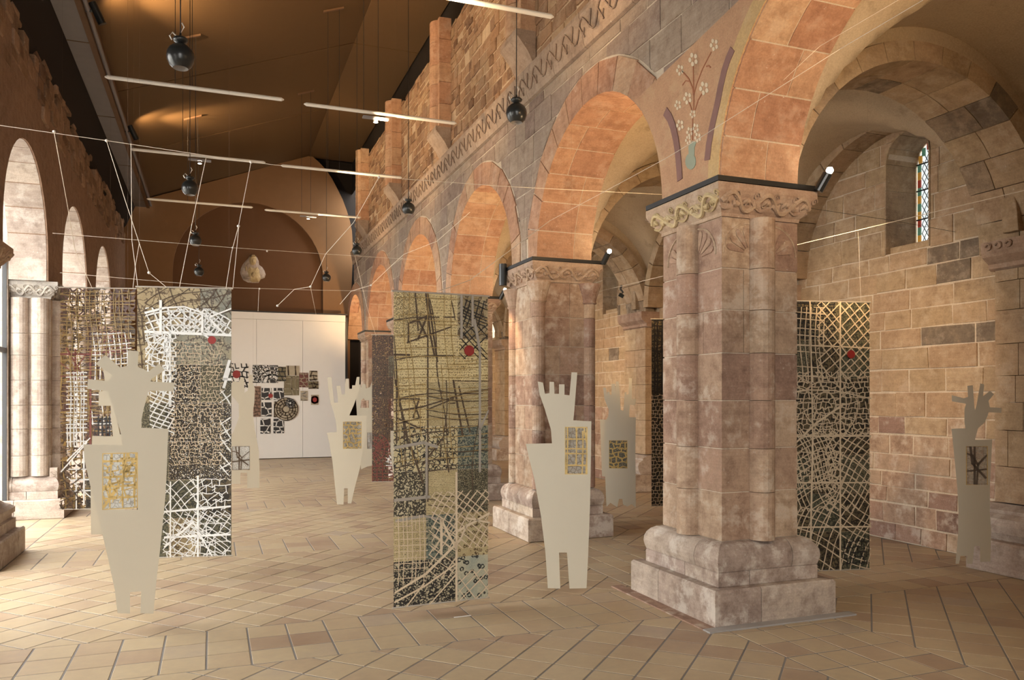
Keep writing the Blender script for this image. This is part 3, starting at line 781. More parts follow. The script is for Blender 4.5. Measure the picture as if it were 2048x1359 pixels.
MB().tube([(-1.43, YF, 6.34), (-1.43, YB-.3, 6.34)], .028, 8).build('pipe', M['beam_grey'], beam)
for k in range(7): MB().box((-1.80, 2.8+3.0*k, 6.294), (-1.53, 2.815+3.0*k, 6.302)).build('joint_strip', M['fascia'], beam)

# back wall -----------------------------------------------------------
mb = MB()
gpx = [(622,310),(637,323),(652,339),(664,357),(674,376),(685,398),(694,422),(700,442),(704,462),(706,500)]
out = [(-2.6, 0), (-2.6, 6.1), (-1.49, 6.56)]+[(on_y(*q, YB-.12).x, on_y(*q, YB-.12).z) for q in gpx]+[(3.50, 3.5), (3.50, 0)]
rc = (.92, 4.80); r1 = 1.86
left_half = [p for p in out if False]
bm = bmesh.new()
def loop(bm, pts, y):
    v = [bm.verts.new((a, y, b)) for a, b in pts]; return v, [bm.edges.new((v[i], v[(i+1) % len(v)])) for i in range(len(v))]
arch = [(rc[0]-r1, .0)]+[(rc[0]-r1*math.cos(PI*k/28), rc[1]+r1*math.sin(PI*k/28)) for k in range(29)]+[(rc[0]+r1, .0)]
def board_mesh(outer, holes, fr, d0, d1):
    """extruded plate with holes, through triangle fill"""
    bm = bmesh.new(); es = []
    for lp in [outer]+holes:
        v = [bm.verts.new((a, b, 0)) for a, b in lp]; es += [bm.edges.new((v[i], v[(i+1) % len(v)])) for i in range(len(v))]
    bmesh.ops.triangle_fill(bm, use_beauty=True, use_dissolve=False, edges=es)
    bm.verts.index_update(); n = len(bm.verts)
    V = [(v.co.x, v.co.y) for v in bm.verts]; Fc = [[v.index for v in f.verts] for f in bm.faces]
    m_ = MB(); m_.v = [fr(a, b, d0) for a, b in V]+[fr(a, b, d1) for a, b in V]; m_.f = [f for f in Fc]+[[i+n for i in reversed(f)] for f in Fc]
    k = 0
    for lp in [outer]+holes:
        L = len(lp); m_.f += [(k+i, k+(i+1) % L, n+k+(i+1) % L, n+k+i) for i in range(L)]; k += L
    m_.t = [.5]*len(m_.v); m_.uv = [(0, 0)]*len(m_.v); bm.free(); return m_
a2 = [(rc[0]-r1, .02)]+arch[1:-1]+[(rc[0]+r1, .02)]
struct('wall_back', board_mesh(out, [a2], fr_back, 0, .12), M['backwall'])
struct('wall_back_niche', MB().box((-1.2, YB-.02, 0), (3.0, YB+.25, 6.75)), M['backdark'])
struct('wall_back_end', MB().box((-4, YB+.26, 0), (XA+.6, YB+.5, 9)), M['blackboard'])
rg2 = [(2.30, 0)]+[(2.30, 2.5)]
pa = []
for k in range(15):
    w = PI/2*k/14; pa.append((1.35+1.70*math.sin(w), 4.2+2.75*math.cos(w)))
pb = [(1.35+1.36*math.sin(PI/2*k/14)+.0, 4.2+2.50*math.cos(PI/2*k/14)) for k in range(15)]
# rear wall with a wide opening added for front light, aisle ends
mb = MB()
mb.box((-2.6, YF-.2, 5.0), (3.5, YF, 8.6)); mb.box((-2.6, YF-.2, 0), (-2.0, YF, 5.0)); mb.box((1.0, YF-.2, 0), (3.5, YF, 5.0))
mb.box((3.5, YF-.2, 0), (XA+.6, YF, 6))
struct('wall_rear', mb, M['backwall'])
fr_ = MB()
for xv in (-1.96, -.5, .96): fr_.box((xv-.04, YF-.12, 0), (xv+.04, YF-.05, 5.0))
for zv in (.05, 2.3, 4.96): fr_.box((-2.0, YF-.12, zv-.04), (1.0, YF-.05, zv+.04))
dr = fr_.build('added_opening_1', M['window_dark'], kind='structure'); MB().box((-2.0, YF-.09, .05), (1.0, YF-.082, 4.98)).build('pane', M['glass'], dr)  # frame and pane of the added opening, out of view
struct('ground_2', MB().box((-6, YF-14, -.35), (8, YF-.31, -.06)), M['ground'])

# aisle: vaults, outer wall, transverse arches -------------------------
vb = MB(); HB = 1.345
bays = [RPIER[0]-3.45/2]+[c+3.45/2 for c in RPIER[:4]]+[RPIER[4]+1.75]
cxm = (XR2+XA)/2; rx = (XA-XR2)/2
for yc in bays:
    n = 30
    y_lo, y_hi = yc-1.725, yc+1.725; base = len(vb.v); vs_ = []
    gy = [y_lo]+[yc-(HB+.06)*math.cos(PI*j/(n-2)) for j in range(n-1)]+[y_hi]
    gx = [XR2+.008]+[cxm-rx*math.cos(PI*i/(n-2)) for i in range(n-1)]+[XA+.02]
    for i in range(n+1):
        for j in range(n+1):
            x = gx[i]; y = gy[j]
            da = min(abs(y-yc), HB+.06); db = min(abs(x-cxm), rx)
            za = math.sqrt(max(0, (HB+.06)**2-da*da)); zb = math.sqrt(max(0, rx*rx-db*db))*1.01
            vs_.append((x, y, 3.12+max(za, zb)*1.02))
    vb.add(vs_, [(i*(n+1)+j, (i+1)*(n+1)+j, (i+1)*(n+1)+j+1, i*(n+1)+j+1) for i in range(n) for j in range(n)])
vault = struct('ceiling_vault', vb, M['vault'], smooth=True)
struct('roof_slab', MB().box((XR2-.05, YF, 5.2), (XA+.8, YB+.3, 5.4)), M['black'])
# outer wall built round its deep windows
WINY = [6.55+3.45*k for k in range(5)]
mb = MB(); yprev = YF
for w in WINY:
    mb.box((XA+.012, yprev, 0), (XA+.62, w-.29, 5.2)); mb.box((XA+.012, w-.29, 0), (XA+.62, w+.29, 3.2))
    n = 12
    for k in range(n):
        a, b = w-.29+.58*k/n, w-.29+.58*(k+1)/n
        q = lambda y: 4.22+math.sqrt(max(0, .29*.29-(y-w)**2))
        mb.add([(XA+.02,a,q(a)),(XA+.62,a,q(a)),(XA+.62,b,q(b)),(XA+.02,b,q(b)),(XA+.02,a,5.2),(XA+.62,a,5.2),(XA+.62,b,5.2),(XA+.02,b,5.2)], [(3,2,1,0),(4,5,6,7),(0,1,5,4),(1,2,6,5),(2,3,7,6),(3,0,4,7)])
    yprev = w+.29
mb.box((XA+.02, yprev, 0), (XA+.62, YB+.3, 5.2))
wall_aisle = struct('wall_aisle', mb, M['mortar'])
ra = random.Random(21)
ais = Pieces(wall_aisle, 'wall_stone', M['aisle'], 'wall_stones', 220); low = Pieces(wall_aisle, 'footing_stone', M['pier'], 'footing_stones', 110)
def sub_window(p, w):
    a = min(q[0] for q in p); b = max(q[0] for q in p); t0 = min(q[1] for q in p); t1 = max(q[1] for q in p)
    if b <= w-.29 or a >= w+.29 or t1 <= 3.2 or t0 > 4.51: return [p]
    out = []
    if a < w-.32: out.append([(a, t0), (w-.30, t0), (w-.30, t1), (a, t1)])
    if b > w+.32: out.append([(w+.30, t0), (b, t0), (b, t1), (w+.30, t1)])
    if t1 > 4.24:
        sa, sb = max(a, w-.30), min(b, w+.30); bot = []
        for k in range(13):
            s = sa+(sb-sa)*k/12; zb_ = max(t0, 4.22+math.sqrt(max(0, .09-(s-w)**2)))
            if zb_ < t1-.004: bot.append((s, zb_))
        if bot and abs(bot[0][0]-sa) < 1e-6 or bot and abs(bot[-1][0]-sb) < 1e-6:
            for grp in ([q for q in bot if q[0] <= w], [q for q in bot if q[0] >= w]):
                if len(grp) > 2: out.append(grp+[(grp[-1][0], t1), (grp[0][0], t1)])
    elif t0 < 3.14: out.append([(max(a, w-.29), t0), (min(b, w+.29), t0), (min(b, w+.29), 3.19), (max(a, w-.29), 3.19)])
    return out
for bi, yc in enumerate(bays[1:]):
    for a, b, t0, t1 in rows(yc-1.55, yc+1.36, .0, 4.75, (.17, .30), (.26, .66), ra):
        p = rect_poly(a, b, t0, t1, .008, ra, .007)
        p = inside_circle(p, (yc-.25, 3.12), 1.52)
        if not p: continue
        for q in sub_window(p, WINY[bi] if bi < 5 else -9):
            tint = ra.random()
            tint = .25+.75*tint
            if ra.random() < (.16 if (bi == 0 and a < 6.2 and 1.6 < t0 < 3.4) else .04): tint = .0
            (low if t1 < 1.22+.25*ra.random() else ais).add(q, fr_aisle, -.05, ra.uniform(-.009, .002), .004, tint)
ais.finish(); low.finish()
# wall arches over the lunettes
lun = Pieces(wall_aisle, 'lunette_arch_stone', M['aisle'], 'lunette_arch_stones', 150)
for yc in bays[1:]:
    n = 13
    for k in range(n):
        a0 = PI*k/n+.004; a1 = PI*(k+1)/n-.004; ri, ro = 1.45, 1.60
        poly = [(yc-.25-ri*math.cos(a), 3.10+ri*math.sin(a)) for a in (a0, (a0+a1)/2, a1)]+[(yc-.25-ro*math.cos(a), 3.10+ro*math.sin(a)) for a in (a1, (a0+a1)/2, a0)]
        lun.add(poly, fr_aisle, -.03, .29+ra.uniform(0, .006), .006, .2+.5*ra.random())
lun.finish()
# transverse arches across the aisle with wall piers
for i, yc in enumerate(RPIER):
    lb = ['broad arch across the side aisle from the front pier to the outer wall', 'second arch across the side aisle, seen through the second arcade bay', 'third arch across the side aisle, in shade', 'fourth arch across the side aisle, in deep shade', 'last arch across the side aisle'][i]
    cxa = 5.495
    ar = empty('cross_arch', (cxa, yc+.02, 2.95), lb, 'arch'); n = 15
    for k in range(n):
        a0 = PI*k/n+.003; a1 = PI*(k+1)/n-.003; ri, ro = 1.395, 1.555
        poly = [(cxa-ri*math.cos(a), 2.95+ri*math.sin(a)) for a in (a0, (a0+a1)/2, a1)]+[(cxa-ro*math.cos(a), 2.95+ro*math.sin(a)) for a in (a1, (a0+a1)/2, a0)]
        sp = ra.choice((.25, .33, .4)); ya = yc-.33
        MB().prism(poly, lambda s, t, d: (s, ya+d, t), 0, sp-.003, .006, ra.random()).build('arch_stone', M['aisle'], ar)
        MB().prism(poly, lambda s, t, d: (s, ya+d, t), sp+.003, .66, .006, ra.random()).build('arch_stone', M['aisle'], ar)
    # web above the arch up to the vault
    MB().prism([(XR2-.1, 2.95)]+[(cxa-1.53*math.cos(PI*k/20), 2.95+1.53*math.sin(PI*k/20)) for k in range(21)]+[(XA, 2.95), (XA, 5.2), (XR2-.1, 5.2)], lambda s, t, d: (s, yc-.26+d, t), 0, .52).build('arch_web', M['vault'], ar)
    lb = ['pale wall pier cut by the right picture edge with moulded base and impost', 'wall pier of the outer wall at the second bay', 'wall pier with a moulded impost seen through the second arch', 'fourth wall pier along the outer wall', 'last wall pier along the outer wall'][i]
    pw = .26 if i == 0 else .36; yw = yc-.12 if i == 0 else yc
    wp = empty('wall_pier', (XA-.1, yw, 0), lb, 'pier'); wm = M['aisle']; pm = M['leftstone'] if i == 0 else M['aisle']
    z = .62
    while z < 2.75:
        h = min(ra.uniform(.24, .36), 2.78-z)
        if 2.78-z-h < .1: h = 2.78-z
        cut = ra.uniform(-.1, .15)
        MB().box((XA-.24, yw-pw, z+.003), (XA+.03, yw+cut-.003, z+h-.003), .5+.5*ra.random()).build('pier_stone', M['aisle'], wp)
        MB().box((XA-.24, yw+cut+.003, z+.003), (XA+.03, yw+pw, z+h-.003), .5+.5*ra.random()).build('pier_stone', M['aisle'], wp); z += h
    for nm, prof, (za, zb) in (('plinth_block', [(.52, .005), (.52, .27), (.50, .29), (0, .29), (0, .005)], (0, .3)), ('base_block', [(.40, .292), (.44, .36), (.45, .43), (.43, .49), (.36, .53), (.36, .56), (.27, .61), (0, .61), (0, .292)], (0, 0)),
                               ('impost_block', [(.25, 2.782), (.28, 2.80), (.28, 2.84), (.36, 2.90), (.38, 2.94), (.38, 3.04), (0, 3.04), (0, 2.782)], (0, 0))):
        ex = pw+{'plinth_block': .10, 'base_block': .07, 'impost_block': .06}[nm]
        MB().prism(prof, lambda s, t, d: (XA+.03-s, yw+d, t), -ex, ex, 0, ra.random()).build(nm, M['leftstone'] if nm == 'base_block' else M['base'] if nm != 'impost_block' else M['carving'], wp)
    if i == 0:
        for s in range(3):
            m_ = MB().tube([(XA-.358, yw+pw-.02-.10*s+.028*math.cos(2*PI*k/10), 2.99+.028*math.sin(2*PI*k/10)) for k in range(9)], .009, 5); m_.build('carved_ring', M['carving'], wp)
# window glass with diamond leads, panes glow in place of daylight behind them
M['stain_white'] = plain('milky_leaded_glass', (.75,.78,.76), .3, emit=.55, ecol=(.86,.93,.95))
M['stain_gold'] = plain('amber_glass', (.55,.30,.05), .3, emit=.12, ecol=(.9,.45,.08))
M['stain_green'] = plain('green_glass', (.10,.22,.14), .3, emit=.08, ecol=(.25,.6,.4))
M['stain_red'] = plain('ruby_glass', (.35,.05,.03), .3, emit=.06, ecol=(.9,.15,.08))
for i, w in enumerate(WINY[:4]):
    for k, (za, zb) in enumerate(((3.2, 3.56), (3.565, 3.92), (3.925, 4.22))):
        for sg in (-1, 1): MB().box((XA-.004, w+sg*.29-.008, za), (XA+.44, w+sg*.29+.008, zb), .12+.12*k).build('jamb_stone', M['aisle'], wall_aisle)
    for k in range(5):
        a0, a1 = PI*k/5+.01, PI*(k+1)/5-.01
        q = [(w-.282*math.cos(x), 4.22+.282*math.sin(x)) for x in (a0, (a0+a1)/2, a1)]+[(w-.30*math.cos(x), 4.22+.30*math.sin(x)) for x in (a1, (a0+a1)/2, a0)]
        MB().prism(q, lambda s, t, d: (XA-.004+.45*d, s, t), 0, 1, 0, .1+.08*k).build('head_stone', M['aisle'], wall_aisle)
    X = XA+.46
    def fw(s, t, d): return (X-d, s, t)
    hw = .285; shp = [(w-hw, 3.28), (w+hw, 3.28)]+[(w+hw*math.cos(PI*k/12), 4.22+hw*math.sin(PI*k/12)) for k in range(13)]
    frm = MB().prism([(w-.29, 3.2), (w+.29, 3.2), (w+.29, 3.28), (w-.29, 3.28)], fw, -.12, .4, .01); wn = frm.build('window_%d' % (7+i), M['aisle'], kind='structure')
    MB().prism(shp, fw, -.02, -.01).build('pane', M['stain_white'], wn)
    if i > 2: continue
    L = MB(); st = .105; k0 = -14
    for k in range(-16, 26):
        for sg in (1, -1):
            seg = []
            for q in range(60):
                s = w-.22+.44*q/59; t = 3.30+k*st+sg*(s-w)*1.75
                ok = 3.3 < t and (t < 4.22 and abs(s-w) < .215 or math.hypot(s-w, t-4.22) < .215)
                if ok: seg.append(fw(s, t, 0))
            if len(seg) > 1: L.tube([seg[0], seg[-1]], .0045, 4)
    for zb in (3.62, 3.95, 4.25): L.tube([fw(w-.28, zb, .006), fw(w+.28, zb, .006)], .009, 5)
    L.build('lead_lattice', M['black'], wn)
    bord = [(w-.25, 3.31+.09*k) for k in range(11)]+[(w+.25, 3.31+.09*k) for k in range(11)]+[(w+.25*math.cos(PI*k/9), 4.22+.25*math.sin(PI*k/9)) for k in range(1, 9)]+[(w-.17+.085*k, 3.31) for k in range(5)]
    for q, (s, t) in enumerate(bord):
        MB().prism([(s-.022, t-.044), (s+.022, t-.044), (s+.022, t+.044), (s-.022, t+.044)], fw, -.012, .004, .004).build('border_pane', M[('stain_gold', 'stain_green', 'stain_gold', 'stain_green', 'stain_red')[q % 5]], wn)
# ------------------------------------------------------------------ street networks (clipped line segments)
def clip_seg(p, q, r):
    (x0, y0), (x1, y1) = p, q; dx, dy = x1-x0, y1-y0; t0, t1 = 0.0, 1.0
    for a, b in ((-dx, x0-r[0]), (dx, r[1]-x0), (-dy, y0-r[2]), (dy, r[3]-y0)):
        if abs(a) < 1e-12:
            if b < 0: return None
        else:
            t = b/a
            if a < 0: t0 = max(t0, t)
            else: t1 = min(t1, t)
    if t0 >= t1: return None
    return (x0+dx*t0, y0+dy*t0), (x0+dx*t1, y0+dy*t1)
def poly_segs(pts): return list(zip(pts, pts[1:]))
def net_grid(r, ang, sa, sb, rg, warp=.0, drop=.1):
    cx, cy = (r[0]+r[1])/2, (r[2]+r[3])/2; L = math.hypot(r[1]-r[0], r[3]-r[2])/2+.05; out = []
    ca, sn = math.cos(ang), math.sin(ang); ph = rg.uniform(0, 6)
    def W(a, b):
        a2 = a+warp*math.sin(b*9+ph); b2 = b+warp*math.sin(a*8+ph*2); return (cx+a2*ca-b2*sn, cy+a2*sn+b2*ca)
    for fam, sp in ((0, sa), (1, sb)):
        k = -L
        while k < L:
            n = int(2*L/.035); pts = [W(k, -L+2*L*q/n) if fam == 0 else W(-L+2*L*q/n, k) for q in range(n+1)]
            run = rg.random() > drop
            for s in poly_segs(pts):
                if rg.random() < .04: run = rg.random() > drop
                if run: out.append(s)
            k += sp*rg.uniform(.75, 1.3)
    return out
def net_radial(c, radii, spokes, a0, a1, rg, bend=.0):
    out = []
    for rad in radii:
        n = max(8, int(abs(a1-a0)*rad/.03)); out += poly_segs([(c[0]+rad*math.cos(a0+(a1-a0)*k/n), c[1]+rad*math.sin(a0+(a1-a0)*k/n)) for k in range(n+1)])
    for k in range(spokes):
        a = a0+(a1-a0)*(k+rg.uniform(.2, .8))/spokes; lo, hi = radii[0], radii[-1]
        if rg.random() < .35: lo = rg.choice(radii[:-1])
        if rg.random() < .25: hi = rg.choice(radii[1:])
        if hi <= lo: continue
        out += poly_segs([(c[0]+(lo+(hi-lo)*q/4)*math.cos(a+bend*q/4), c[1]+(lo+(hi-lo)*q/4)*math.sin(a+bend*q/4)) for q in range(5)])
    return out
def net_cells(r, s, rg, jit=.32, drop=.05):
    """jittered honeycomb: the irregular blocks of an old town"""
    out = []; h = s*math.sqrt(3); nodes = {}
    def N(i, j, k):
        if (i, j, k) not in nodes:
            x = r[0]-s+i*h+(h/2 if j % 2 else 0); y = r[2]-s+j*1.5*s
            y += s if k else -s*0+s*.5 if False else 0
            nodes[(i, j, k)] = (x+rg.uniform(-jit, jit)*s, y+(s*.5 if k else 0)+rg.uniform(-jit, jit)*s)
        return nodes[(i, j, k)]
    ni = int((r[1]-r[0])/h)+3; nj = int((r[3]-r[2])/(1.5*s))+3
    for i in range(ni):
        for j in range(nj):
            a = N(i, j, 0); o = 1 if j % 2 else 0
            up = (N(i-1+o, j, 1) if False else N(i, j, 1))
            # zigzag row and the vertical to the next one
            b = (a[0], a[1])
            x1 = N(i, j, 1)
            out.append((b, x1))
            out.append((x1, N(i+o, j+1, 0) if j % 2 == 0 else N(i+1, j+1, 0)))
            out.append((x1, N(i-1+o, j+1, 0) if j % 2 == 0 else N(i, j+1, 0)))
    return [s_ for s_ in out if rg.random() > drop]
def strips(mb, segs, rect, w, fr, d0, d1, rg=None, wj=.3):
    for s in segs:
        c = clip_seg(s[0], s[1], rect)
        if not c: continue
        (a, b), (c_, d) = c; L = math.hypot(c_-a, d-b)
        if L < .002: continue
        ww = w*(1+(rg.uniform(-wj, wj) if rg else 0))/2; ux, uy = (c_-a)/L, (d-b)/L; e = ww*.6
        a -= ux*e; b -= uy*e; c_ += ux*e; d += uy*e; nx, ny = -uy*ww, ux*ww
        P = [(a+nx, b+ny), (c_+nx, d+ny), (c_-nx, d-ny), (a-nx, b-ny)]
        P = [(min(max(x, rect[0]), rect[1]), min(max(y, rect[2]), rect[3])) for x, y in P]
        vs_ = [fr(x, y, dd) for dd in (d0, d1) for x, y in P]
        mb.add(vs_, [(0, 1, 2, 3), (7, 6, 5, 4), (0, 4, 5, 1), (1, 5, 6, 2), (2, 6, 7, 3), (3, 7, 4, 0)])

# ------------------------------------------------------------------ hanging map sheets
def hanging(label, uL, dL, uR, dR, zb, zt, sheets, nets, disc=None, seed=1, wires=True, ncol=3, nrow=7, rodmat='steel'):
    pl, pr = at(uL, HZ, dL), at(uR, HZ, dR); dx, dy = pr.x-pl.x, pr.y-pl.y; w = math.hypot(dx, dy); dx /= w; dy /= w
    nx, ny = dy, -dx
    if nx*(-pl.x)+ny*(-pl.y) < 0: nx, ny = -nx, -ny
    h = zt-zb
    def fr(s, t, d): return (pl.x+dx*s+nx*d, pl.y+dy*s+ny*d, zb+t)
    root = empty('map_hanging', fr(w/2, 0, 0), label, 'hanging', 'cut-out map hangings'); rg = random.Random(seed)
    for i in range(ncol):
        for j in range(nrow):
            k = sheets[nrow-1-j][i]
            a, b, c, d = w*i/ncol, w*(i+1)/ncol, h*j/nrow, h*(j+1)/nrow
            MB().prism([(a+.001, c+.001), (b-.001, c+.001), (b-.001, d-.001), (a+.001, d-.001)], fr, -.001, .001, 0, rg.random(), uv=True).build('film_sheet', F[k], root)
    lay = .0015
    for mat, width, fn in nets:
        m_ = MB(); rect, segs = fn(w, h, rg); strips(m_, segs, rect, width, fr, lay, lay+.0025, rg); lay += .0027
        m_.build('street_lines', M[mat], root, kind='stuff')
    MB().tube([fr(-.012, h+.004, 0), fr(w+.012, h+.004, 0)], .007, 8).build('top_rod', M[rodmat], root)
    MB().tube([fr(-.010, -.003, 0), fr(w+.010, -.003, 0)], .006, 8).build('bottom_rod', M[rodmat], root)
    for q in (.02, w-.02):
        e = fr(q, h, 0); MB().tube([e, (e[0], e[1], 4.62 if e[0] > XR2 else 3.10 if XR-.25 < e[0] else 6.58+(e[0]+1.5)*.366 if e[0] < 2.41 else 8.02)], .0004, 4).build('thread', M['fascia'], root)
    if disc:
        s, t, r = disc; MB().prism([(s*w+r*math.cos(2*PI*k/24), t*h+r*math.sin(2*PI*k/24)) for k in range(24)], fr, lay, lay+.004).build('red_disc', M['red'], root)
    return fr, w, h
def R4(w, h, a, b, c, d): return (a*w, b*w, c*h, d*h)
# parchment hanging in the middle of the nave
S3 = [['speckle', 'script', 'linen'], ['script', 'script', 'script'], ['script', 'script2', 'script2'], ['maze', 'maze', 'teal'], ['text', 'script2', 'dense_olive'], ['script2', 'teal', 'spots'], ['glyph', 'glyph', 'brush']]
def long_lines(spec):
    return lambda w, h, rg: ((0, w, 0, h), [s for l in spec for s in poly_segs([(a*w, b*h) for a, b in l])])
bw = lambda spec: long_lines(spec)
nets3 = [
 ('dark_line', .012, bw([[(.02,.72),(.10,.60),(.16,.50)], [(.0,.62),(.3,.635),(.62,.665),(.75,.68),(1,.69)], [(.22,1),(.25,.88)], [(.33,1),(.38,.86),(.42,.8)], [(.35,1),(.45,.78)], [(0,.80),(.16,.80)], [(.14,.84),(.6,.895)], [(.15,.90),(.4,.935)], [(.15,.84),(.15,.90)], [(.25,.852),(.34,.925)], [(.34,.86),(.25,.915)],
    [(.02,.58),(.28,.60)], [(.02,.66),(.26,.66)], [(.34,.625),(.62,.66)], [(.62,.72),(.72,.54)], [(.68,.70),(.80,.55)], [(.30,.45),(.5,.53)], [(.03,.52),(.03,.75),(0,.86)], [(.35,.33),(.35,.97)], [(.2,.66),(.26,.60)], [(.26,.66),(.2,.6)], [(.03,.60),(.3,.56)], [(.16,.52),(.30,.39)]])),
 ('dark_line', .008, lambda w, h, rg: (R4(w, h, .0, .64, .42, .98), net_grid(R4(w, h, 0, .64, .42, .98), .12, .085, .10, rg, .012, .55))),
 ('gold_line', .005, lambda w, h, rg: (R4(w, h, 0, 1, .45, 1), net_grid(R4(w, h, 0, 1, .45, 1), .06, .045, .032, rg, .008, .62))),
 ('dark_line', .006, lambda w, h, rg: (R4(w, h, .35, 1, .30, .72), net_grid(R4(w, h, .35, 1, .3, .72), -.08, .07, .045, rg, .014, .6))),
 ('black_line', .007, lambda w, h, rg: (R4(w, h, .70, .985, .90, .985), net_grid(R4(w, h, .7, 1, .9, 1), -.35, .035, .028, rg, .012, .25))),
 ('black_line', .007, lambda w, h, rg: (R4(w, h, .68, .985, .79, .90), net_grid(R4(w, h, .68, 1, .79, .90), .72, .040, .055, rg, .010, .3))),
 ('grey_line', .020, bw([[(.70,1),(.70,.86)], [(.84,.92),(.90,.82),(.90,.42)], [(.82,1),(.82,.90)], [(.9,.56),(1,.62)], [(-.02,.505),(.30,.52),(.44,.505)], [(0,.34),(.33,.345),(.36,.345)], [(.33,.51),(.33,.34)], [(.02,.275),(.3,.285),(.48,.27)]])),
 ('tan_line', .008, lambda w, h, rg: (R4(w, h, .38, 1, .17, .36), net_grid(R4(w, h, .38, 1, .17, .36), -.62, .040, .045, rg, .010, .12))),
 ('tan_line', .007, lambda w, h, rg: (R4(w, h, .35, .64, .08, .25), net_grid(R4(w, h, .35, .64, .08, .25), .85, .045, .055, rg, .008, .15))),
 ('tan_line', .005, lambda w, h, rg: (R4(w, h, 0, .34, .07, .29), net_grid(R4(w, h, 0, .34, .07, .29), 0, .033, .038, rg, .004, .2))),
 ('tan_line', .016, bw([[(0,.05),(.32,.10),(.68,.20),(.75,.25)], [(0,.02),(.30,.06),(.62,.12)], [(.48,.27),(.48,.16)], [(.48,.27),(.64,.17)], [(.12,.0),(.30,.07)], [(.36,0),(.64,.09)], [(.64,.0),(.64,.42)], [(.75,.27),(1,.25)], [(.66,.23),(1,.28)]])),
 ('tan_line', .007, lambda w, h, rg: (R4(w, h, .66, .99, .0, .10), net_grid(R4(w, h, .66, 1, 0, .10), .7, .060, .065, rg, .006, .1))),
]
hanging('parchment coloured map hanging full of handwriting, with a red disc, mid nave', 787, 5.74, 976, 6.04, .07, 2.365, S3, nets3, disc=(.775, .818, .040), seed=3)
# hanging with white streets behind the nearest cutout
S2 = [['linen', 'linen', 'slate'], ['linen', 'slate', 'slate'], ['linen', 'dense', 'dense_olive'], ['dense_olive', 'dense', 'dense'], ['dense_olive', 'dense', 'dense'], ['forest', 'forest', 'night'], ['forest', 'linen', 'forest']]
nets2 = [
 ('dark_line', .008, lambda w, h, rg: (R4(w, h, 0, 1, .88, 1), net_grid(R4(w, h, 0, 1, .88, 1), .35, .10, .075, rg, .03, .15)+net_grid(R4(w, h, .4, 1, .88, 1), -.75, .09, .3, rg, .03, .2))),
 ('dark_line', .008, lambda w, h, rg: (R4(w, h, 0, .08, .6, .9), net_grid(R4(w, h, 0, .08, .6, .9), .05, .04, .05, rg, .01, .1))),
 ('white_line', .011, lambda w, h, rg: (R4(w, h, .09, 1, .825, .925), net_radial((.42*w, .60*h), [.38, .46, .54, .60, .66, .72, .78], 34, .1, PI-.1, rg, .06)+net_grid(R4(w, h, .4, .75, .84, .9), .8, .035, .035, rg, .004, .1))),
 ('white_line', .018, bw([[(.09,.905),(.3,.925),(.5,.93),(.72,.905),(.9,.84)], [(.09,.835),(1,.826)], [(.35,.835),(.35,.56)], [(.25,.95),(.25,.83)], [(.69,.90),(.69,.83),(.83,.80)], [(.75,.89),(1,.925)], [(.98,.70),(.92,.63)], [(.98,.73),(.92,.66),(1,.66)], [(.28,.70),(.28,.60)], [(.36,.68),(.28,.63)]])),
 ('white_line', .008, lambda w, h, rg: (R4(w, h, .09, .36, .69, .835), net_radial((.33*w, .83*h), [.05, .11, .17, .23, .30], 14, PI*.9, PI*1.55, rg, .2)+net_cells(R4(w, h, .1, .36, .7, .84), .034, rg, .42, .08))),
 ('white_line', .007, lambda w, h, rg: (R4(w, h, .10, .30, .60, .70), net_grid(R4(w, h, .10, .30, .6, .7), 0, .04, .034, rg, .002, .3))),
 ('white_line', .009, lambda w, h, rg: (R4(w, h, .27, .42, .62, .83), net_cells(R4(w, h, .27, .42, .62, .83), .026, rg))),
 ('white_line', .009, lambda w, h, rg: (R4(w, h, .14, .40, .45, .62), net_grid(R4(w, h, .14, .4, .45, .62), -.45, .05, .034, rg, .012, .1))),
 ('white_line', .010, lambda w, h, rg: (R4(w, h, .88, 1, .30, .62), net_grid(R4(w, h, .88, 1, .3, .62), .6, .06, .075, rg, .01, .2))),
 ('white_line', .0065, lambda w, h, rg: (R4(w, h, .30, 1, .17, .29), net_grid(R4(w, h, .3, .66, .17, .29), .78, .05, .055, rg, .02, .2)+net_cells(R4(w, h, .66, 1, .17, .29), .042, rg, .4, .1))),
 ('white_line', .0065, lambda w, h, rg: (R4(w, h, .28, 1, .0, .17), net_grid(R4(w, h, .28, .64, .07, .17), -.62, .05, .06, rg, .022, .2)+net_cells(R4(w, h, .28, .64, 0, .07), .06, rg, .4, .1)+net_cells(R4(w, h, .64, 1, 0, .08), .055, rg, .4, .1)+[s for s in net_grid(R4(w, h, .66, 1, .08, .17), .9, .04, .05, rg, .01, .2)])),
 ('white_line', .014, bw([[(.3,.17),(1,.185)], [(.3,.075),(1,.08)], [(.65,.0),(.65,.30)], [(.36,.0),(.36,.28)], [(.3,.04),(.6,.13),(.8,.0)]])),
 ('tan_line', .004, lambda w, h, rg: (R4(w, h, .36, .92, .34, .80), net_cells(R4(w, h, .36, .92, .34, .80), .021, rg, .45, .25))),
]
hanging('tall map hanging with white streets and a red disc behind the nearest cutout figure', 274, 6.70, 463, 6.82, .235, 2.53, S2, nets2, disc=(.80, .806, .034), seed=6)
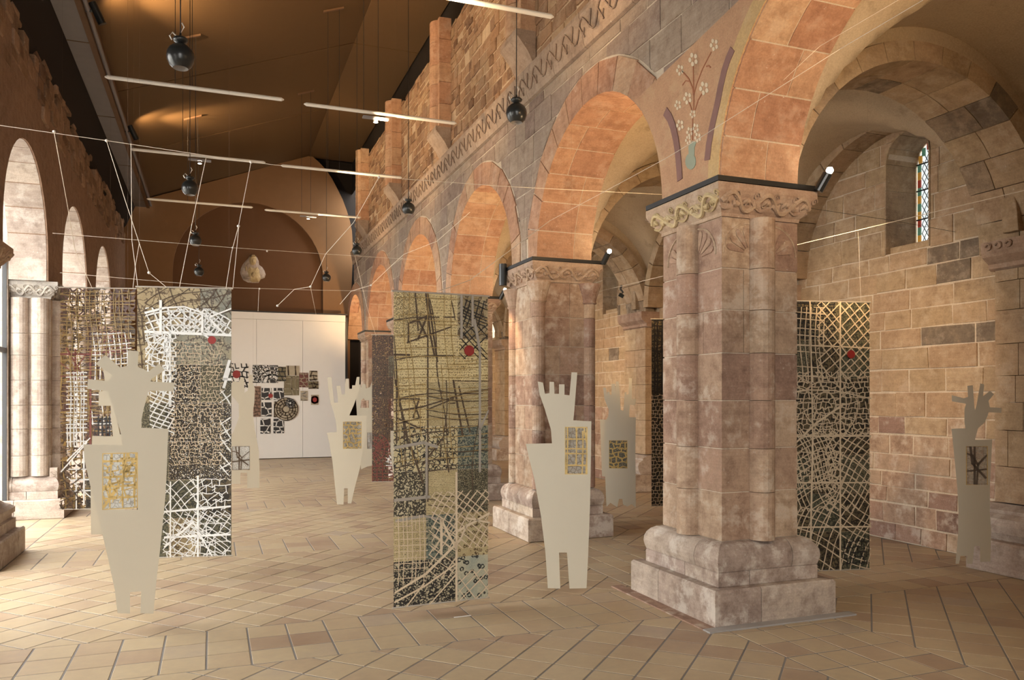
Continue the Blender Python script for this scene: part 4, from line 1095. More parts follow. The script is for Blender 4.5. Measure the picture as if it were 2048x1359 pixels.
# amber and white hanging at the left
S1 = [['amber', 'gold', 'amber'], ['gold', 'amber', 'gold'], ['gold', 'amber', 'gold'], ['amber', 'gold', 'amber'], ['gold', 'amber', 'gold'], ['gold', 'gold', 'amber'], ['gold', 'night', 'gold']]
nets1 = [
 ('gold_line', .010, lambda w, h, rg: (R4(w, h, 0, 1, .0, 1), net_grid(R4(w, h, 0, 1, 0, 1), .03, .085, .10, rg, .012, .25))),
 ('dark_line', .007, lambda w, h, rg: (R4(w, h, .04, .96, .72, .99), net_grid(R4(w, h, 0, 1, .72, 1), 0, .06, .055, rg, .006, .25))),
 ('red_line', .016, bw([[(0,.70),(.40,.70),(.95,.73)], [(.40,.72),(.40,.15)], [(0,.66),(.30,.58)], [(.08,.73),(.30,.60)], [(.10,.58),(.34,.70)], [(.0,.60),(.38,.60)], [(.20,.72),(.20,.58)]])),
 ('red_line', .008, lambda w, h, rg: (R4(w, h, .55, .95, .68, .82), net_radial((.75*w, .75*h), [.05, .10, .13], 10, 0, 2*PI, rg))),
 ('white_line', .011, lambda w, h, rg: (R4(w, h, .08, .36, .28, .62), net_grid(R4(w, h, .08, .36, .28, .62), 0, .034, .042, rg, .004, .08))),
 ('white_line', .010, lambda w, h, rg: (R4(w, h, .42, .95, .38, .80), net_grid(R4(w, h, .42, .95, .38, .8), .05, .055, .06, rg, .010, .2))),
 ('gold_line', .007, lambda w, h, rg: (R4(w, h, .0, 1, .40, .99), net_grid(R4(w, h, 0, 1, .4, .99), .02, .05, .045, rg, .012, .4))),
 ('white_line', .016, bw([[(.10,.145),(.42,.05)], [(.10,.22),(.40,.32)], [(.02,.17),(.36,.30)], [(.22,.0),(.22,.20)], [(.32,.02),(.32,.26)], [(.12,.18),(.48,.18)], [(.16,.13),(.5,.135)], [(.18,.08),(.5,.085)]])),
 ('black_line', .012, lambda w, h, rg: (R4(w, h, .46, .78, .28, .42), net_grid(R4(w, h, .46, .78, .28, .42), 0, .040, .036, rg, .002, .1))),
 ('dark_line', .012, lambda w, h, rg: (R4(w, h, .0, .3, .0, .20), net_grid(R4(w, h, 0, .3, 0, .2), .5, .09, .08, rg, .02, .2))),
]
hanging('see-through amber map hanging with white and dark red grids before the left piers', 121, 8.55, 271, 8.65, .385, 2.78, S1, nets1, seed=9)
# dark hanging with tan streets in the aisle
S4 = [['night', 'dense_olive', 'forest'], ['dense_olive', 'night', 'forest'], ['night', 'night', 'night'], ['night', 'night', 'night'], ['forest', 'night', 'dense_olive'], ['night', 'forest', 'night'], ['forest', 'night', 'forest']]
def tan4(w, h, rg):
    r = (0, w, 0, h); cx, cy = .52*w, .60*h
    return r, net_radial((cx, cy), [.03, .07, .11, .155, .20, .25, .30], 26, .2, 2*PI+.2, rg, .15)
nets4 = [
 ('black_line', .008, lambda w, h, rg: (R4(w, h, .2, .62, .86, 1), net_cells(R4(w, h, .2, .62, .86, 1), .022, rg))),
 ('tan_line', .009, lambda w, h, rg: (R4(w, h, .42, 1, .72, 1), net_grid(R4(w, h, .42, 1, .72, 1), .72, .060, .062, rg, .006, .08))),
 ('tan_line', .008, lambda w, h, rg: (R4(w, h, .0, .5, .70, .98), net_grid(R4(w, h, 0, .5, .7, .98), .02, .045, .07, rg, .012, .15))),
 ('tan_line', .008, lambda w, h, rg: (R4(w, h, 0, 1, .50, .74), net_cells(R4(w, h, 0, 1, .50, .74), .030, rg, .45, .04)+net_radial((.5*w, .62*h), [.10, .2, .31], 16, 0, 2*PI, rg, .2))),
 ('tan_line', .008, lambda w, h, rg: (R4(w, h, 0, .62, .22, .52), net_grid(R4(w, h, 0, .62, .22, .52), .42, .036, .046, rg, .022, .1))),
 ('tan_line', .009, lambda w, h, rg: (R4(w, h, .5, 1, .22, .52), net_grid(R4(w, h, .5, 1, .22, .52), -.62, .055, .06, rg, .018, .1))),
 ('tan_line', .007, lambda w, h, rg: (R4(w, h, .1, .7, .30, .46), net_cells(R4(w, h, .1, .7, .30, .46), .034, rg, .45, .05))),
 ('tan_line', .008, lambda w, h, rg: (R4(w, h, 0, 1, .0, .24), net_grid(R4(w, h, 0, 1, 0, .24), -.42, .05, .06, rg, .024, .15))),
 ('tan_line', .013, bw([[(.0,.655),(.3,.672),(.6,.67),(1,.64)], [(0,.84),(1,.83)], [(.0,.50),(1,.50)], [(0,.33),(1,.325)], [(0,.165),(1,.16)], [(.33,0),(.36,.5),(.33,1)], [(.66,0),(.66,1)], [(.0,.42),(.4,.55),(.7,.62)], [(.3,.0),(.8,.42),(1,.36)]])),
 ('black_line', .007, lambda w, h, rg: (R4(w, h, .68, .98, .02, .12), net_cells(R4(w, h, .68, .98, .02, .12), .03, rg))),
]
hanging('dark map hanging with tan street nets and a red disc in the right aisle', 1556, 6.78, 1739, 6.90, .10, 2.42, S4, nets4, disc=(.775, .805, .036), seed=12)
S5 = [['night', 'night', 'forest']]*7
nets5 = [('black_line', .016, lambda w, h, rg: (R4(w, h, 0, 1, 0, 1), net_grid(R4(w, h, 0, 1, 0, 1), .0, .045, .06, rg, .004, .1))),
         ('tan_line', .006, lambda w, h, rg: (R4(w, h, 0, 1, 0, .6), net_cells(R4(w, h, 0, 1, 0, .6), .03, rg)))]
hanging('dark lattice map hanging, only its edge showing left of the thick front pier', 1303, 9.8, 1432, 9.9, .25, 2.56, S5, nets5, seed=15)
S6 = [['rust', 'rust', 'rust'], ['rust', 'dense_olive', 'rust'], ['rust', 'rust', 'rust'], ['rust', 'amber', 'rust'], ['rust', 'rust', 'amber'], ['rust', 'amber', 'rust'], ['rust', 'amber', 'rust']]
nets6 = [('dark_line', .010, lambda w, h, rg: (R4(w, h, .15, .9, .30, .82), net_grid(R4(w, h, .15, .9, .3, .82), .02, .05, .055, rg, .012, .3))),
         ('red_line', .012, lambda w, h, rg: (R4(w, h, 0, 1, .10, .32), net_radial((.0, .22*h), [.06, .13, .20, .27], 12, -1.4, 1.4, rg))),
         ('red_line', .012, lambda w, h, rg: (R4(w, h, 0, 1, 0, .12), net_grid(R4(w, h, 0, 1, 0, .12), 0, .07, .06, rg, .004, .15))),
         ('white_line', .010, lambda w, h, rg: (R4(w, h, .28, .9, .10, .18), net_cells(R4(w, h, .28, .9, .1, .18), .04, rg)))]
hanging('rust red lace map hanging beside the last arcade pier', 744, 12.4, 842, 12.5, .27, 2.57, S6, nets6, seed=18)
hanging('dark lace map hanging, just its jagged edge showing behind the second pier', 1102, 11.3, 1187, 11.4, .30, 2.35, S5, nets5[1:]+nets5[:1], seed=21)

# ------------------------------------------------------------------ cutout figures
def face_frame(u, vb, d, yaw=0.0):
    p0 = at(u, vb, d); n = Vector((-p0.x, -p0.y, 0)).normalized()
    c, s = math.cos(yaw), math.sin(yaw); n = Vector((n.x*c-n.y*s, n.x*s+n.y*c, 0)); t = Vector((-n.y, n.x, 0))
    if t.x*CT-t.y*ST < 0: t = -t
    def to_st(px, py):
        r = at(px, py, 1.0)-Vector((0, 0, EYE)); O = Vector((0, 0, EYE)); dd = n.dot(p0-O)/n.dot(r); q = O+r*dd
        return ((q-p0).dot(t), q.z-p0.z)
    def fr(s_, t_, dd): q = p0+t*s_+n*dd; return (q.x, q.y, q.z+t_)
    return p0, to_st, fr
def roof_z(p):
    return 4.62 if p[0] > XR else (6.60+(p[0]+1.5)*.366 if p[0] < 2.41 else 8.02)
def cutout(label, u, vb, d, outline, inset=None, holes=(), film_='inset_grid', line='gold', frame='gold', seed=1, yaw=0.0, kind='grid', thread_z=3.6):
    p0, to_st, fr = face_frame(u, vb, d, yaw); rg = random.Random(seed)
    root = empty('cutout_figure', p0, label, 'figure', 'cutout figures hung in the hall')
    O = [to_st(*p) for p in outline]; Hs = [[to_st(*p) for p in h] for h in holes]; I = None
    if inset:
        x0, y0, x1, y1 = inset; I = [to_st(x0, y1), to_st(x1, y1), to_st(x1, y0), to_st(x0, y0)]; Hs.append(I)
    board_mesh(O, Hs, fr, -.006, .006).build('board', M['board'], root)
    if I:
        s0, s1, t0, t1 = I[0][0], I[1][0], I[0][1], I[2][1]; rc_ = (s0, s1, t0, t1)
        MB().prism([(s0, t0), (s1, t0), (s1, t1), (s0, t1)], fr, -.003, -.001, 0, rg.random(), uv=True).build('inset_film', F[film_], root)
        m_ = MB()
        for a, b in (((s0, t0), (s1, t0)), ((s1, t0), (s1, t1)), ((s1, t1), (s0, t1)), ((s0, t1), (s0, t0))): strips(m_, [(a, b)], rc_, .012, fr, -.001, .004)
        m_.build('inset_frame', M[frame], root)
        m_ = MB(); w, h = s1-s0, t1-t0
        if kind == 'grid':
            segs = net_grid(rc_, .0, w/3.2, h/4.6, rg, .006, .05); strips(m_, segs, rc_, .011, fr, -.001, .002, rg, .6)
            segs = poly_segs([(s0+.03*w, t0+.05*h), (s0+.35*w, t0+.32*h), (s0+.5*w, t0+.5*h), (s0+.75*w, t0+.72*h), (s1, t0+.9*h)])+poly_segs([(s0+.5*w, t0+.5*h), (s0+.2*w, t0+.42*h), (s0, t0+.36*h)])+poly_segs([(s0+.55*w, t0+.35*h), (s0+.7*w, t1)])
            strips(m_, segs, rc_, .017, fr, -.001, .003, rg, .6); strips(m_, net_cells((s0+.2*w, s0+.75*w, t0+.2*h, t0+.6*h), .028, rg, .45, .3), rc_, .008, fr, -.001, .003, rg)
            strips(m_, net_cells((s0+.5*w, s1, t0+.62*h, t1), .03, rg), (s0+.5*w, s1, t0+.62*h, t1), .012, fr, -.001, .003, rg)
        elif kind == 'cells': strips(m_, net_cells(rc_, .042, rg, .42), rc_, .015, fr, -.001, .003, rg)
        elif kind == 'fine': strips(m_, net_grid(rc_, .0, .042, .045, rg, .004, .35)+net_grid(rc_, .1, .08, .09, rg, .01, .3), rc_, .011, fr, -.001, .003, rg)
        else:
            segs = poly_segs([(s0, t0+.8*h), (s0+.3*w, t0+.75*h), (s0+.55*w, t0+.52*h), (s0+.5*w, t0)])+poly_segs([(s0+.55*w, t0+.52*h), (s1, t0+.78*h)])+poly_segs([(s0+.2*w, t1), (s0+.3*w, t0+.55*h), (s0+.9*w, t0+.2*h)])+poly_segs([(s0, t0+.35*h), (s1, t0+.42*h)])+poly_segs([(s0+.4*w, t0), (s0+.4*w, t1)])
            strips(m_, segs, rc_, .017, fr, -.001, .003, rg)
        m_.build('inset_lattice', M[line], root, kind='stuff')
    top = sorted(O, key=lambda q: -q[1])[0]
    MB().tube([fr(top[0], top[1]-.004, 0), fr(top[0], roof_z(fr(top[0], 0, 0))-p0.z, 0)], .0004, 4).build('thread', M['fascia'], root)
    return root
cutout('nearest cream cutout figure with five block fingers spread like a crown', 258, 1226, 5.45,
 [(255.7,700),(277,702),(275.4,733.7),(286,737),(296,743),(317.7,727),(330,739.5),(303,757),(301,762.5),(348.7,765),(347,782),(297.6,780.6),(292.6,797),(286,822.6),(283,840),(283,855),(336.6,857),(334.5,915),(331,990),(320,1099),(312.7,1162),(306.8,1226),(280.8,1225),(282.5,1181.5),(260,1183),(260,1226),(235,1225),(229.7,1179),(217,1120),(196,1028),(181.4,973.5),(169,919),(167,888),(246.4,889.6),(240,860),(229.7,826.8),(222,801.6),(217,782),(174.3,777),(176,757.6),(219,762),(223.4,749),(191,727),(210.8,709.4),(240,734.5),(254.8,731)],
 (204.5, 904, 275.5, 1019), seed=2)
cutout('pale bluish cutout figure mostly hidden behind the nearest cream one', 212, 1068, 8.5,
 [(206,735),(221,733),(224,752),(228,783),(227,811),(233,835),(240,868),(262,872),(260,960),(240,1068),(182,1068),(181,960),(184.5,871),(226,872),(222,836),(222,811),(197,811),(198,783),(212,780)], seed=3, thread_z=3.7)
cutout('grey cutout figure with a bird-like head before the white display wall', 489, 975, 13.0,
 [(462,772),(465.3,762),(477.3,763),(481,755),(488,755),(489,785),(495,781),(499,749),(506.4,749),(505.5,764.5),(510,777),(509,802),(506,821.4),(506.4,834),(510,859),(517.5,900.5),(519,941.6),(519,975),(494.4,975.5),(494.4,945),(481,945),(480.5,967),(460.6,967),(459,878),(468.5,859),(478,834),(477.3,807),(470,797),(462.6,789.8)],
 (463.8, 891.6, 499.5, 939.4), kind='roots', line='dark_line', frame='dark_line', seed=4)
cutout('grey cutout figure holding up a long thin finger, right of the white display wall', 693, 1007, 11.0,
 [(655,754),(663,754),(665,777),(668.4,805),(676.6,804.6),(673,771.4),(680.4,771),(683.6,788.8),(690,788),(690,774),(691.5,757),(697.8,757),(698.4,777),(704,777),(704.4,770),(710.4,770),(713.6,753.4),(719,753.4),(718.4,777),(712.6,796),(707.3,810.3),(698.4,830.3),(712.7,830.3),(733,830),(732.6,864),(726,897),(720,935),(709,976),(702.5,1006),(695.6,1006),(695.6,976),(688.3,976),(687,1008),(674,1008),(669.3,964),(664.6,919.5),(658.3,884.7),(654,865),(673.4,863.5),(672.5,846.7),(667.7,824.6),(661.4,805.6),(656.7,777)],
 (686, 842.5, 723, 897), kind='cells', film_='inset_dim', seed=5)
cutout('grey cutout figure half behind the one with the long thin finger', 728, 936, 13.2,
 [(712,800),(716,770),(721,768),(722,775),(726,767),(731,768),(732,776),(740,774),(744,762),(749,762),(749,800),(748.5,862),(748,930),(735,932),(722,938),(716,880),(714,830)],
 (734, 864, 746, 897), holes=[[(721,815),(738,815),(738,800),(730,800),(727,796),(722,800)]], kind='fine', line='grey_line', frame='grey_line', seed=6)
cutout('tall pale cutout figure with four short fingers, before the second pier', 1135, 1176, 6.17,
 [(1075.5,762.5),(1086,764.6),(1090,787),(1099,786),(1099,763),(1108,763.5),(1109,787),(1118,787),(1118,768),(1129,768),(1129,789),(1139,790),(1143,744),(1154.5,744.5),(1152,777),(1148.7,819),(1146.6,840),(1182.6,842),(1182,893),(1180,1010),(1176,1116),(1173,1175),(1139,1176),(1134,1104),(1118,1104),(1120.6,1176),(1095.7,1175),(1091,1105),(1082,1031),(1068.6,957),(1058,915),(1051.7,887),(1104,886),(1102,859),(1090,819),(1079,787)],
 (1129.6, 853, 1175, 948), kind='fine', film_='inset_dim', seed=7)
cutout('dark brown cutout figure with many thin fingers, in the aisle past the second pier', 1240, 1013, 10.7,
 [(1206,774.7),(1211.7,774.7),(1214,790),(1215,783),(1218.6,783),(1219.7,789),(1223,789),(1223,767),(1230,767),(1231,782),(1232,762.5),(1237,762.5),(1239,775),(1241.4,819),(1246.7,821),(1249.4,784),(1252.6,784),(1253,789),(1257,787),(1258,755.6),(1264,756),(1263.7,797),(1271.6,798),(1270.6,810),(1260,808.6),(1258.4,824.5),(1258.4,833.5),(1271.6,834),(1270.6,904),(1271.6,1015),(1263,1007),(1254.7,1012.6),(1246,1008),(1244.6,997),(1238,997),(1234.5,1013.7),(1220.8,1004.7),(1213,1013),(1210,946),(1209,867),(1209,840),(1215.5,840),(1217.6,819),(1209,798)],
 (1218, 880, 1254.7, 936), film_='dense_olive', kind='cells', seed=8)
cutout('cutout figure whose left edge only shows behind the dark brown one', 1222, 954, 12.2,
 [(1200,838),(1212,839),(1225,815),(1223,790),(1229,789),(1233,815),(1240,838),(1250,860),(1248,950),(1226,953),(1204,952)], seed=9)
cutout('slim dark cutout figure with a split head beside the cut wall pier', 1948, 1126, 6.9,
 [(1903.6,789.7),(1928,796),(1936,793),(1934.5,771),(1945.6,770),(1948.7,809.6),(1950,820.6),(1953,809.6),(1960.6,766),(1968.5,768.5),(1966,792),(1979.6,781),(1988,788),(1977,801),(1979.6,814),(2003,815),(2002.5,825),(1977,824),(1975,831.7),(1968.5,845),(1956,856),(1950,879),(1984.4,878.5),(1982.6,915.5),(1979.6,977),(1979.6,1021.5),(1982.6,1061),(1981,1122),(1960.6,1123),(1959.7,1091),(1948.7,1091),(1944.7,1126.6),(1933,1126.6),(1934.5,1111),(1921,1110.7),(1918,1126.6),(1911,1126.6),(1916.4,1065.6),(1917,1021.5),(1914.7,977),(1909,915.5),(1903,857),(1931,856),(1928.8,845),(1928.8,818),(1932,807),(1903.6,802)],
 (1932, 891.7, 1975.6, 969), kind='roots', film_='inset_dim', line='dark_line', frame='gold', seed=10, thread_z=2.4)
cutout('cutout figure standing behind the parchment coloured hanging', 845, 1006, 8.6,
 [(781,861),(792,861),(806,860),(818,852),(822,838),(822,800),(834,790),(842,800),(850,788),(858,800),(868,812),(866,838),(872,852),(905,858),(903,900),(890,960),(882,1006),(856,1006),(852,985),(842,985),(838,1006),(812,1006),(800,970),(786,946),(781,900)], seed=11)

# ------------------------------------------------------------------ white display wall with map collage
dw = empty('display_wall', (.9, 21.2, 0), 'tall white display wall with a collage at the far end of the nave', 'wall panel')
xs_ = [-1.35, -.15, 1.05, 2.2, 3.30]
for a, b in zip(xs_, xs_[1:]): MB().box((a+.003, 21.2, .02), (b-.003, 21.26, 3.58)).build('white_board', M['whitepanel'], dw)
MB().box((-1.35, 21.19, 3.585), (3.30, 21.27, 3.76)).build('top_rail', M['whitepanel'], dw)
MB().box((3.302, 21.2, .02), (3.36, 21.30, 3.70)).build('black_edge', M['black'], dw)
MB().box((-1.35, 21.21, 3.762), (3.36, 21.28, 3.80)).build('black_edge', M['black'], dw)
def plaque(label, x0, y0, x1, y1, base, line, width, kind, cell=.09, extra=None, lift=.0, seed=1, round_=None):
    Y = 21.2-.012-lift; a, b = on_y(x0, y1, Y), on_y(x1, y0, Y); r = (a.x, b.x, a.z, b.z); rg = random.Random(seed)
    def fr(s, t, d): return (s, Y-d, t)
    root = empty('map_plaque', ((a.x+b.x)/2, Y, (a.z+b.z)/2), label, 'artwork', 'map collage on the white display wall')
    cx_, cz_, rad = (r[0]+r[1])/2, (r[2]+r[3])/2, (r[1]-r[0])/2
    poly = [(r[0], r[2]), (r[1], r[2]), (r[1], r[3]), (r[0], r[3])] if not round_ else [(cx_+rad*math.cos(2*PI*k/28), cz_+rad*math.sin(2*PI*k/28)) for k in range(28)]
    MB().prism(poly, fr, -.010, .0, 0, .5).build('backing', base, root)
    m_ = MB()
    if kind == 'cells': sg = net_cells(r, cell, rg, .4)
    elif kind == 'grid': sg = net_grid(r, rg.uniform(-.2, .2), cell*1.2, cell*1.3, rg, .02, .25)
    elif kind == 'radial': sg = net_radial((r[0]+.75*(r[1]-r[0]), r[2]), [.12, .22, .32, .42, .52, .62, .74, .86, 1.0], 18, .05, PI-.1, rg, .1)+net_grid(r, .3, .25, .3, rg, .02, .2)
    else: sg = net_radial((cx_, cz_), [rad*.3, rad*.55, rad*.78, rad*.97], 16, 0, 2*PI, rg)
    strips(m_, sg, r, width, fr, .001, .008, rg); m_.build('cut_lines', line, root, kind='stuff')
    if extra: MB().prism([(on_y(extra[0]+extra[2]*math.cos(2*PI*k/16), extra[1]+extra[2]*math.sin(2*PI*k/16), Y).x, on_y(extra[0]+extra[2]*math.cos(2*PI*k/16), extra[1]+extra[2]*math.sin(2*PI*k/16), Y).z) for k in range(16)], fr, .002, .010).build('red_patch', M['red'], root)
bl, wl = M['black_line'], M['whitepanel']
M['plaque_olive'] = plain('olive_plaque', (.17,.14,.075), .6, var=.3); M['plaque_red'] = plain('dark_red_plaque', (.13,.04,.03), .6, var=.3)
M['plaque_sand'] = plain('sand_plaque', (.40,.34,.24), .6, var=.3); M['plaque_rust'] = plain('rust_plaque', (.26,.15,.10), .6, var=.3)
plaque('white plaque with black cell net and a dark red patch, left end of the collage', 461, 726.5, 497, 775, wl, bl, .03, 'cells', .08, (473, 748, 8), seed=1)
plaque('wide black plaque with fine white street fan, top of the collage', 505, 730, 556, 765, bl, wl, .028, 'radial', seed=2)
plaque('small sand plaque with dark crossing lines at the top of the collage', 572, 731, 598, 750, M['plaque_sand'], M['dark_line'], .03, 'grid', .12, seed=3, lift=.012)
plaque('tall olive plaque beside the black street fan', 556, 733, 572, 762, M['plaque_olive'], bl, .025, 'cells', .07, seed=4, lift=.006)
plaque('olive plaque with pale ring lines below the small sand plaque', 568, 751, 598, 790, M['plaque_olive'], M['plaque_sand'], .022, 'grid', .10, seed=5)
plaque('dark red plaque right of the olive ones', 598.5, 745, 616.5, 774, M['plaque_red'], M['plaque_sand'], .018, 'cells', .07, seed=6)
plaque('sand coloured plaque at the upper right corner of the collage', 618.7, 741, 634.5, 761, M['plaque_sand'], M['dark_line'], .03, 'cells', .07, seed=7)
plaque('dark plaque just under the upper right sand plaque', 617, 762, 636.7, 777, M['plaque_olive'], M['dark_line'], .03, 'cells', .06, seed=8)
plaque('single pale grey plaque below the dark red one', 600.7, 781, 615.5, 801, M['plaque_sand'], M['grey_line'], .02, 'cells', .06, seed=9)
plaque('single framed red plaque at the lower right of the collage', 622, 789, 637, 809, M['plaque_sand'], M['plaque_red'], .03, 'ring', .06, (629.5, 799, 4.5), seed=10)
plaque('black block plaque with the red dot', 523, 775.5, 543, 799, bl, wl, .026, 'cells', .10, (541, 791, 4.5), seed=11)
plaque('black block plaque right of the red dot', 547.5, 775.5, 568, 799, bl, wl, .026, 'cells', .10, seed=12)
plaque('tall rust brown plaque at the left of the black blocks', 506.4, 772, 521.5, 833, M['plaque_rust'], M['dark_line'], .018, 'cells', .06, seed=13)
plaque('black block plaque below the red dot', 523, 804, 543, 832.5, bl, wl, .026, 'cells', .11, seed=14)
plaque('dark plaque with fine cells under the big ring', 547.5, 802, 571, 834, M['plaque_sand'], M['dark_line'], .03, 'cells', .065, seed=15)
plaque('large round sand plaque with dark ring lines', 548, 793.5, 596, 842, M['plaque_sand'], M['dark_line'], .022, 'ring', seed=16, lift=.014, round_=True)
plaque('small black ring plaque on the rim of the large round one', 571, 796, 590, 815, wl, bl, .014, 'ring', seed=17, lift=.028, round_=True)
plaque('black block plaque at the bottom left of the collage', 520.7, 836.6, 541, 866.6, bl, wl, .026, 'cells', .11, seed=18)
plaque('black block plaque at the bottom right of the collage', 547, 836.6, 568, 866, bl, wl, .026, 'cells', .095, seed=19)

# ------------------------------------------------------------------ stone relief on the back wall
def relief():
    Y = YB-.02+.0; root = empty('stone_relief', on_y(506, 540, Y), 'pale broken stone figure relief on the dark brown niche wall', 'relief')
    px = lambda x, y: on_y(460+x/13.59, 490+y/13.59, Y)
    def blob(poly, dep, name, mat, ring=3):
        P = [px(*p) for p in poly]; c = (sum(p.x for p in P)/len(P), sum(p.z for p in P)/len(P)); m_ = MB(); n = len(P); vs_ = []
        for k in range(ring+1):
            f = 1-.8*(k/ring)**1.5; dd = dep*math.sin(PI/2*k/ring)
            vs_ += [(c[0]+(p.x-c[0])*f, Y-dd, c[1]+(p.z-c[1])*f) for p in P]
        m_.add(vs_, [(k*n+i, k*n+(i+1) % n, (k+1)*n+(i+1) % n, (k+1)*n+i) for k in range(ring) for i in range(n)]+[tuple(ring*n+i for i in range(n))], R.random()); m_.build(name, mat, root)
    lm = M['leftstone']; ym = M['carving_yellow']
    blob([(490,360),(430,420),(350,520),(300,620),(275,730),(290,800),(330,900),(360,950),(480,1010),(600,1025),(780,1025),(830,930),(940,890),(970,800),(940,700),(880,600),(790,530),(780,430),(740,340),(690,290),(600,275),(530,300)], .10, 'stone_slab', lm)
    blob([(520,320),(560,285),(640,275),(700,300),(725,360),(720,470),(700,540),(640,575),(560,560),(515,480),(505,400)], .24, 'head', ym, 4)
    blob([(540,300),(590,290),(650,290),(710,310),(710,350),(630,360),(540,345)], .28, 'brow', ym)
    blob([(590,400),(640,395),(655,480),(630,520),(590,510)], .30, 'nose', ym)
    blob([(500,560),(560,590),(660,600),(760,580),(820,680),(830,800),(840,920),(780,1010),(600,1015),(500,960),(480,840),(430,700)], .18, 'body', ym, 4)
    blob([(420,560),(455,590),(450,720),(420,740),(405,640)], .16, 'arm', ym)
    blob([(560,760),(640,720),(700,760),(690,850),(620,930),(560,880)], .27, 'hands', ym)
    blob([(340,860),(480,880),(600,870),(590,930),(460,940),(350,920)], .20, 'fold', lm)
    for ex in (568, 678): blob([(ex-26,320),(ex,308),(ex+26,320),(ex,340)], .285, 'eye', M['black'])
relief()

# ------------------------------------------------------------------ pendant lamps
def pendant(x, y, z, r, label, ztop):
    root = empty('pendant_lamp', (x, y, z), label, 'lamp', 'black ball pendants')
    prof = [(.55*r, -.86*r), (.80*r, -.62*r), (.96*r, -.25*r), (r, .02*r), (.95*r, .35*r), (.80*r, .62*r), (.55*r, .84*r), (.30*r, .95*r), (.24*r, 1.02*r)]
    MB().lathe(prof, (x, y, z), 28).build('shade', M['metal_black'], root, smooth=True)
    MB().lathe([(.55*r, -.86*r), (.60*r, -.70*r), (.5*r, -.45*r), (0, -.40*r)], (x, y, z), 24).build('reflector', M['slab'], root, smooth=True)
    MB().lathe([(.24*r, 1.02*r), (.48*r, 1.14*r), (.56*r, 1.30*r), (.46*r, 1.44*r), (.2*r, 1.50*r), (.09*r, 1.56*r), (.08*r, 1.8*r), (0, 1.8*r)], (x, y, z), 20).build('neck_cap', M['metal_black'], root, smooth=True)
    MB().tube([(x, y, z+1.75*r), (x, y, ztop)], .0045, 5).build('cord', M['black'], root)
    m_ = MB()
    m_.tube([(x-.2*r, y, z+1.45*r), (x-.55*r, y-.1*r, z+1.75*r), (x-.75*r, y, z+1.5*r), (x-.6*r, y, z+1.2*r)], .006, 5)
    m_.tube([(x, y, z+1.8*r), (x+.25*r, y, z+2.3*r), (x+.1*r, y, z+2.6*r)], .005, 5); m_.build('loose_wire', M['steel'], root)
for (u, v, d, wpx, lb) in ((361, 114, 6.04, 53, 'nearest and largest ball pendant, over the left of the nave'), (380, 376, 9.9, 32, 'black ball pendant below the second row of tubes at left'), (391, 481, 13.2, 23, 'small black ball pendant left of the brown niche top'), (398, 543, 16.4, 19, 'farthest ball pendant of the left row, level with the stone relief'),
                           (1033, 227, 7.19, 42, 'large ball pendant hanging before the arcade wall and its cornice'), (817, 417, 10.9, 26, 'ball pendant in front of the fourth arch'), (714, 501, 14.0, 20, 'ball pendant at the end of the arcade wall'), (653, 555, 17.2, 17, 'farthest ball pendant, above the right of the white display wall')):
    p = at(u, v, d); ht = 8.0 if p.x > 2.4 else 6.6+(p.x+1.5)*.366
    pendant(p.x, p.y, p.z, wpx/2/FPX*d, lb, ht-.01)

# ------------------------------------------------------------------ tube lamps
def tube_lamp(Y, z, x0, x1, label, head=None, tilt=0.0):
    root = empty('tube_lamp', ((x0+x1)/2, Y, z), label, 'lamp', 'white tube lamps in rows'); L = x1-x0
    MB().tube([(x0-.03, Y, z), (x0, Y, z), (x1, Y, z), (x1+.03, Y, z)], [.006, .022, .022, .006], 10).build('tube', M['white_tube'], root)
    xc = x0+.42*L
    for xx in (xc-.09, xc+.09):
        zt = 6.60+(xx+1.5)*.366 if xx < 2.45 else 8.0
        MB().tube([(xx, Y, z), (xx, Y, zt-.02)], .0035, 5).build('cable', M['black'], root)
    zt = 6.60+(xc+1.5)*.366
    MB().prism([(xc-.16, zt-.16*.366-.03), (xc+.16, zt+.16*.366-.03), (xc+.16, zt+.16*.366), (xc-.16, zt-.16*.366)], lambda s, t, d: (s, Y+d, t-.002), -.02, .02).build('ceiling_bar', M['fascia'], root)
    if head is not None:
        MB().box((head-.16, Y-.035, z-.075), (head+.16, Y+.035, z-.055)).build('lamp_plate', M['beam_grey'], root)
        MB().lathe([(.028, -.115), (.03, -.095), (.03, -.078)], (head, Y, z), 14).build('spot_cup', M['beam_grey'], root)
        MB().lathe([(0, -.118), (.026, -.116)], (head, Y, z), 14).build('lens', M['lens'], root)
    return root
tube_lamp(9.8, 5.15, -1.09, .77, 'nearest full white tube lamp, at the left under the ceiling')
tube_lamp(9.8, 5.13, 1.06, 2.92, 'white tube lamp with a bright spot reaching to the rubble wall', head=1.90)
tube_lamp(12.85, 5.24, -1.10, .74, 'white tube lamp of the second row with a bright spot, above a ball pendant', head=-.18)
tube_lamp(12.85, 5.22, 1.03, 2.90, 'right tube lamp of the second row without spot')
tube_lamp(16.5, 5.36, -1.14, .72, 'left tube lamp of the farthest row before the gable')
tube_lamp(16.5, 5.33, 1.0, 2.86, 'right tube lamp of the farthest row, with a spot', head=1.82)
tube_lamp(6.6, 5.06, 1.0, 2.88, 'tube lamp at the top picture edge over the arcade')
tube_lamp(6.6, 5.06, -1.1, .75, 'tube lamp above the picture top at left')

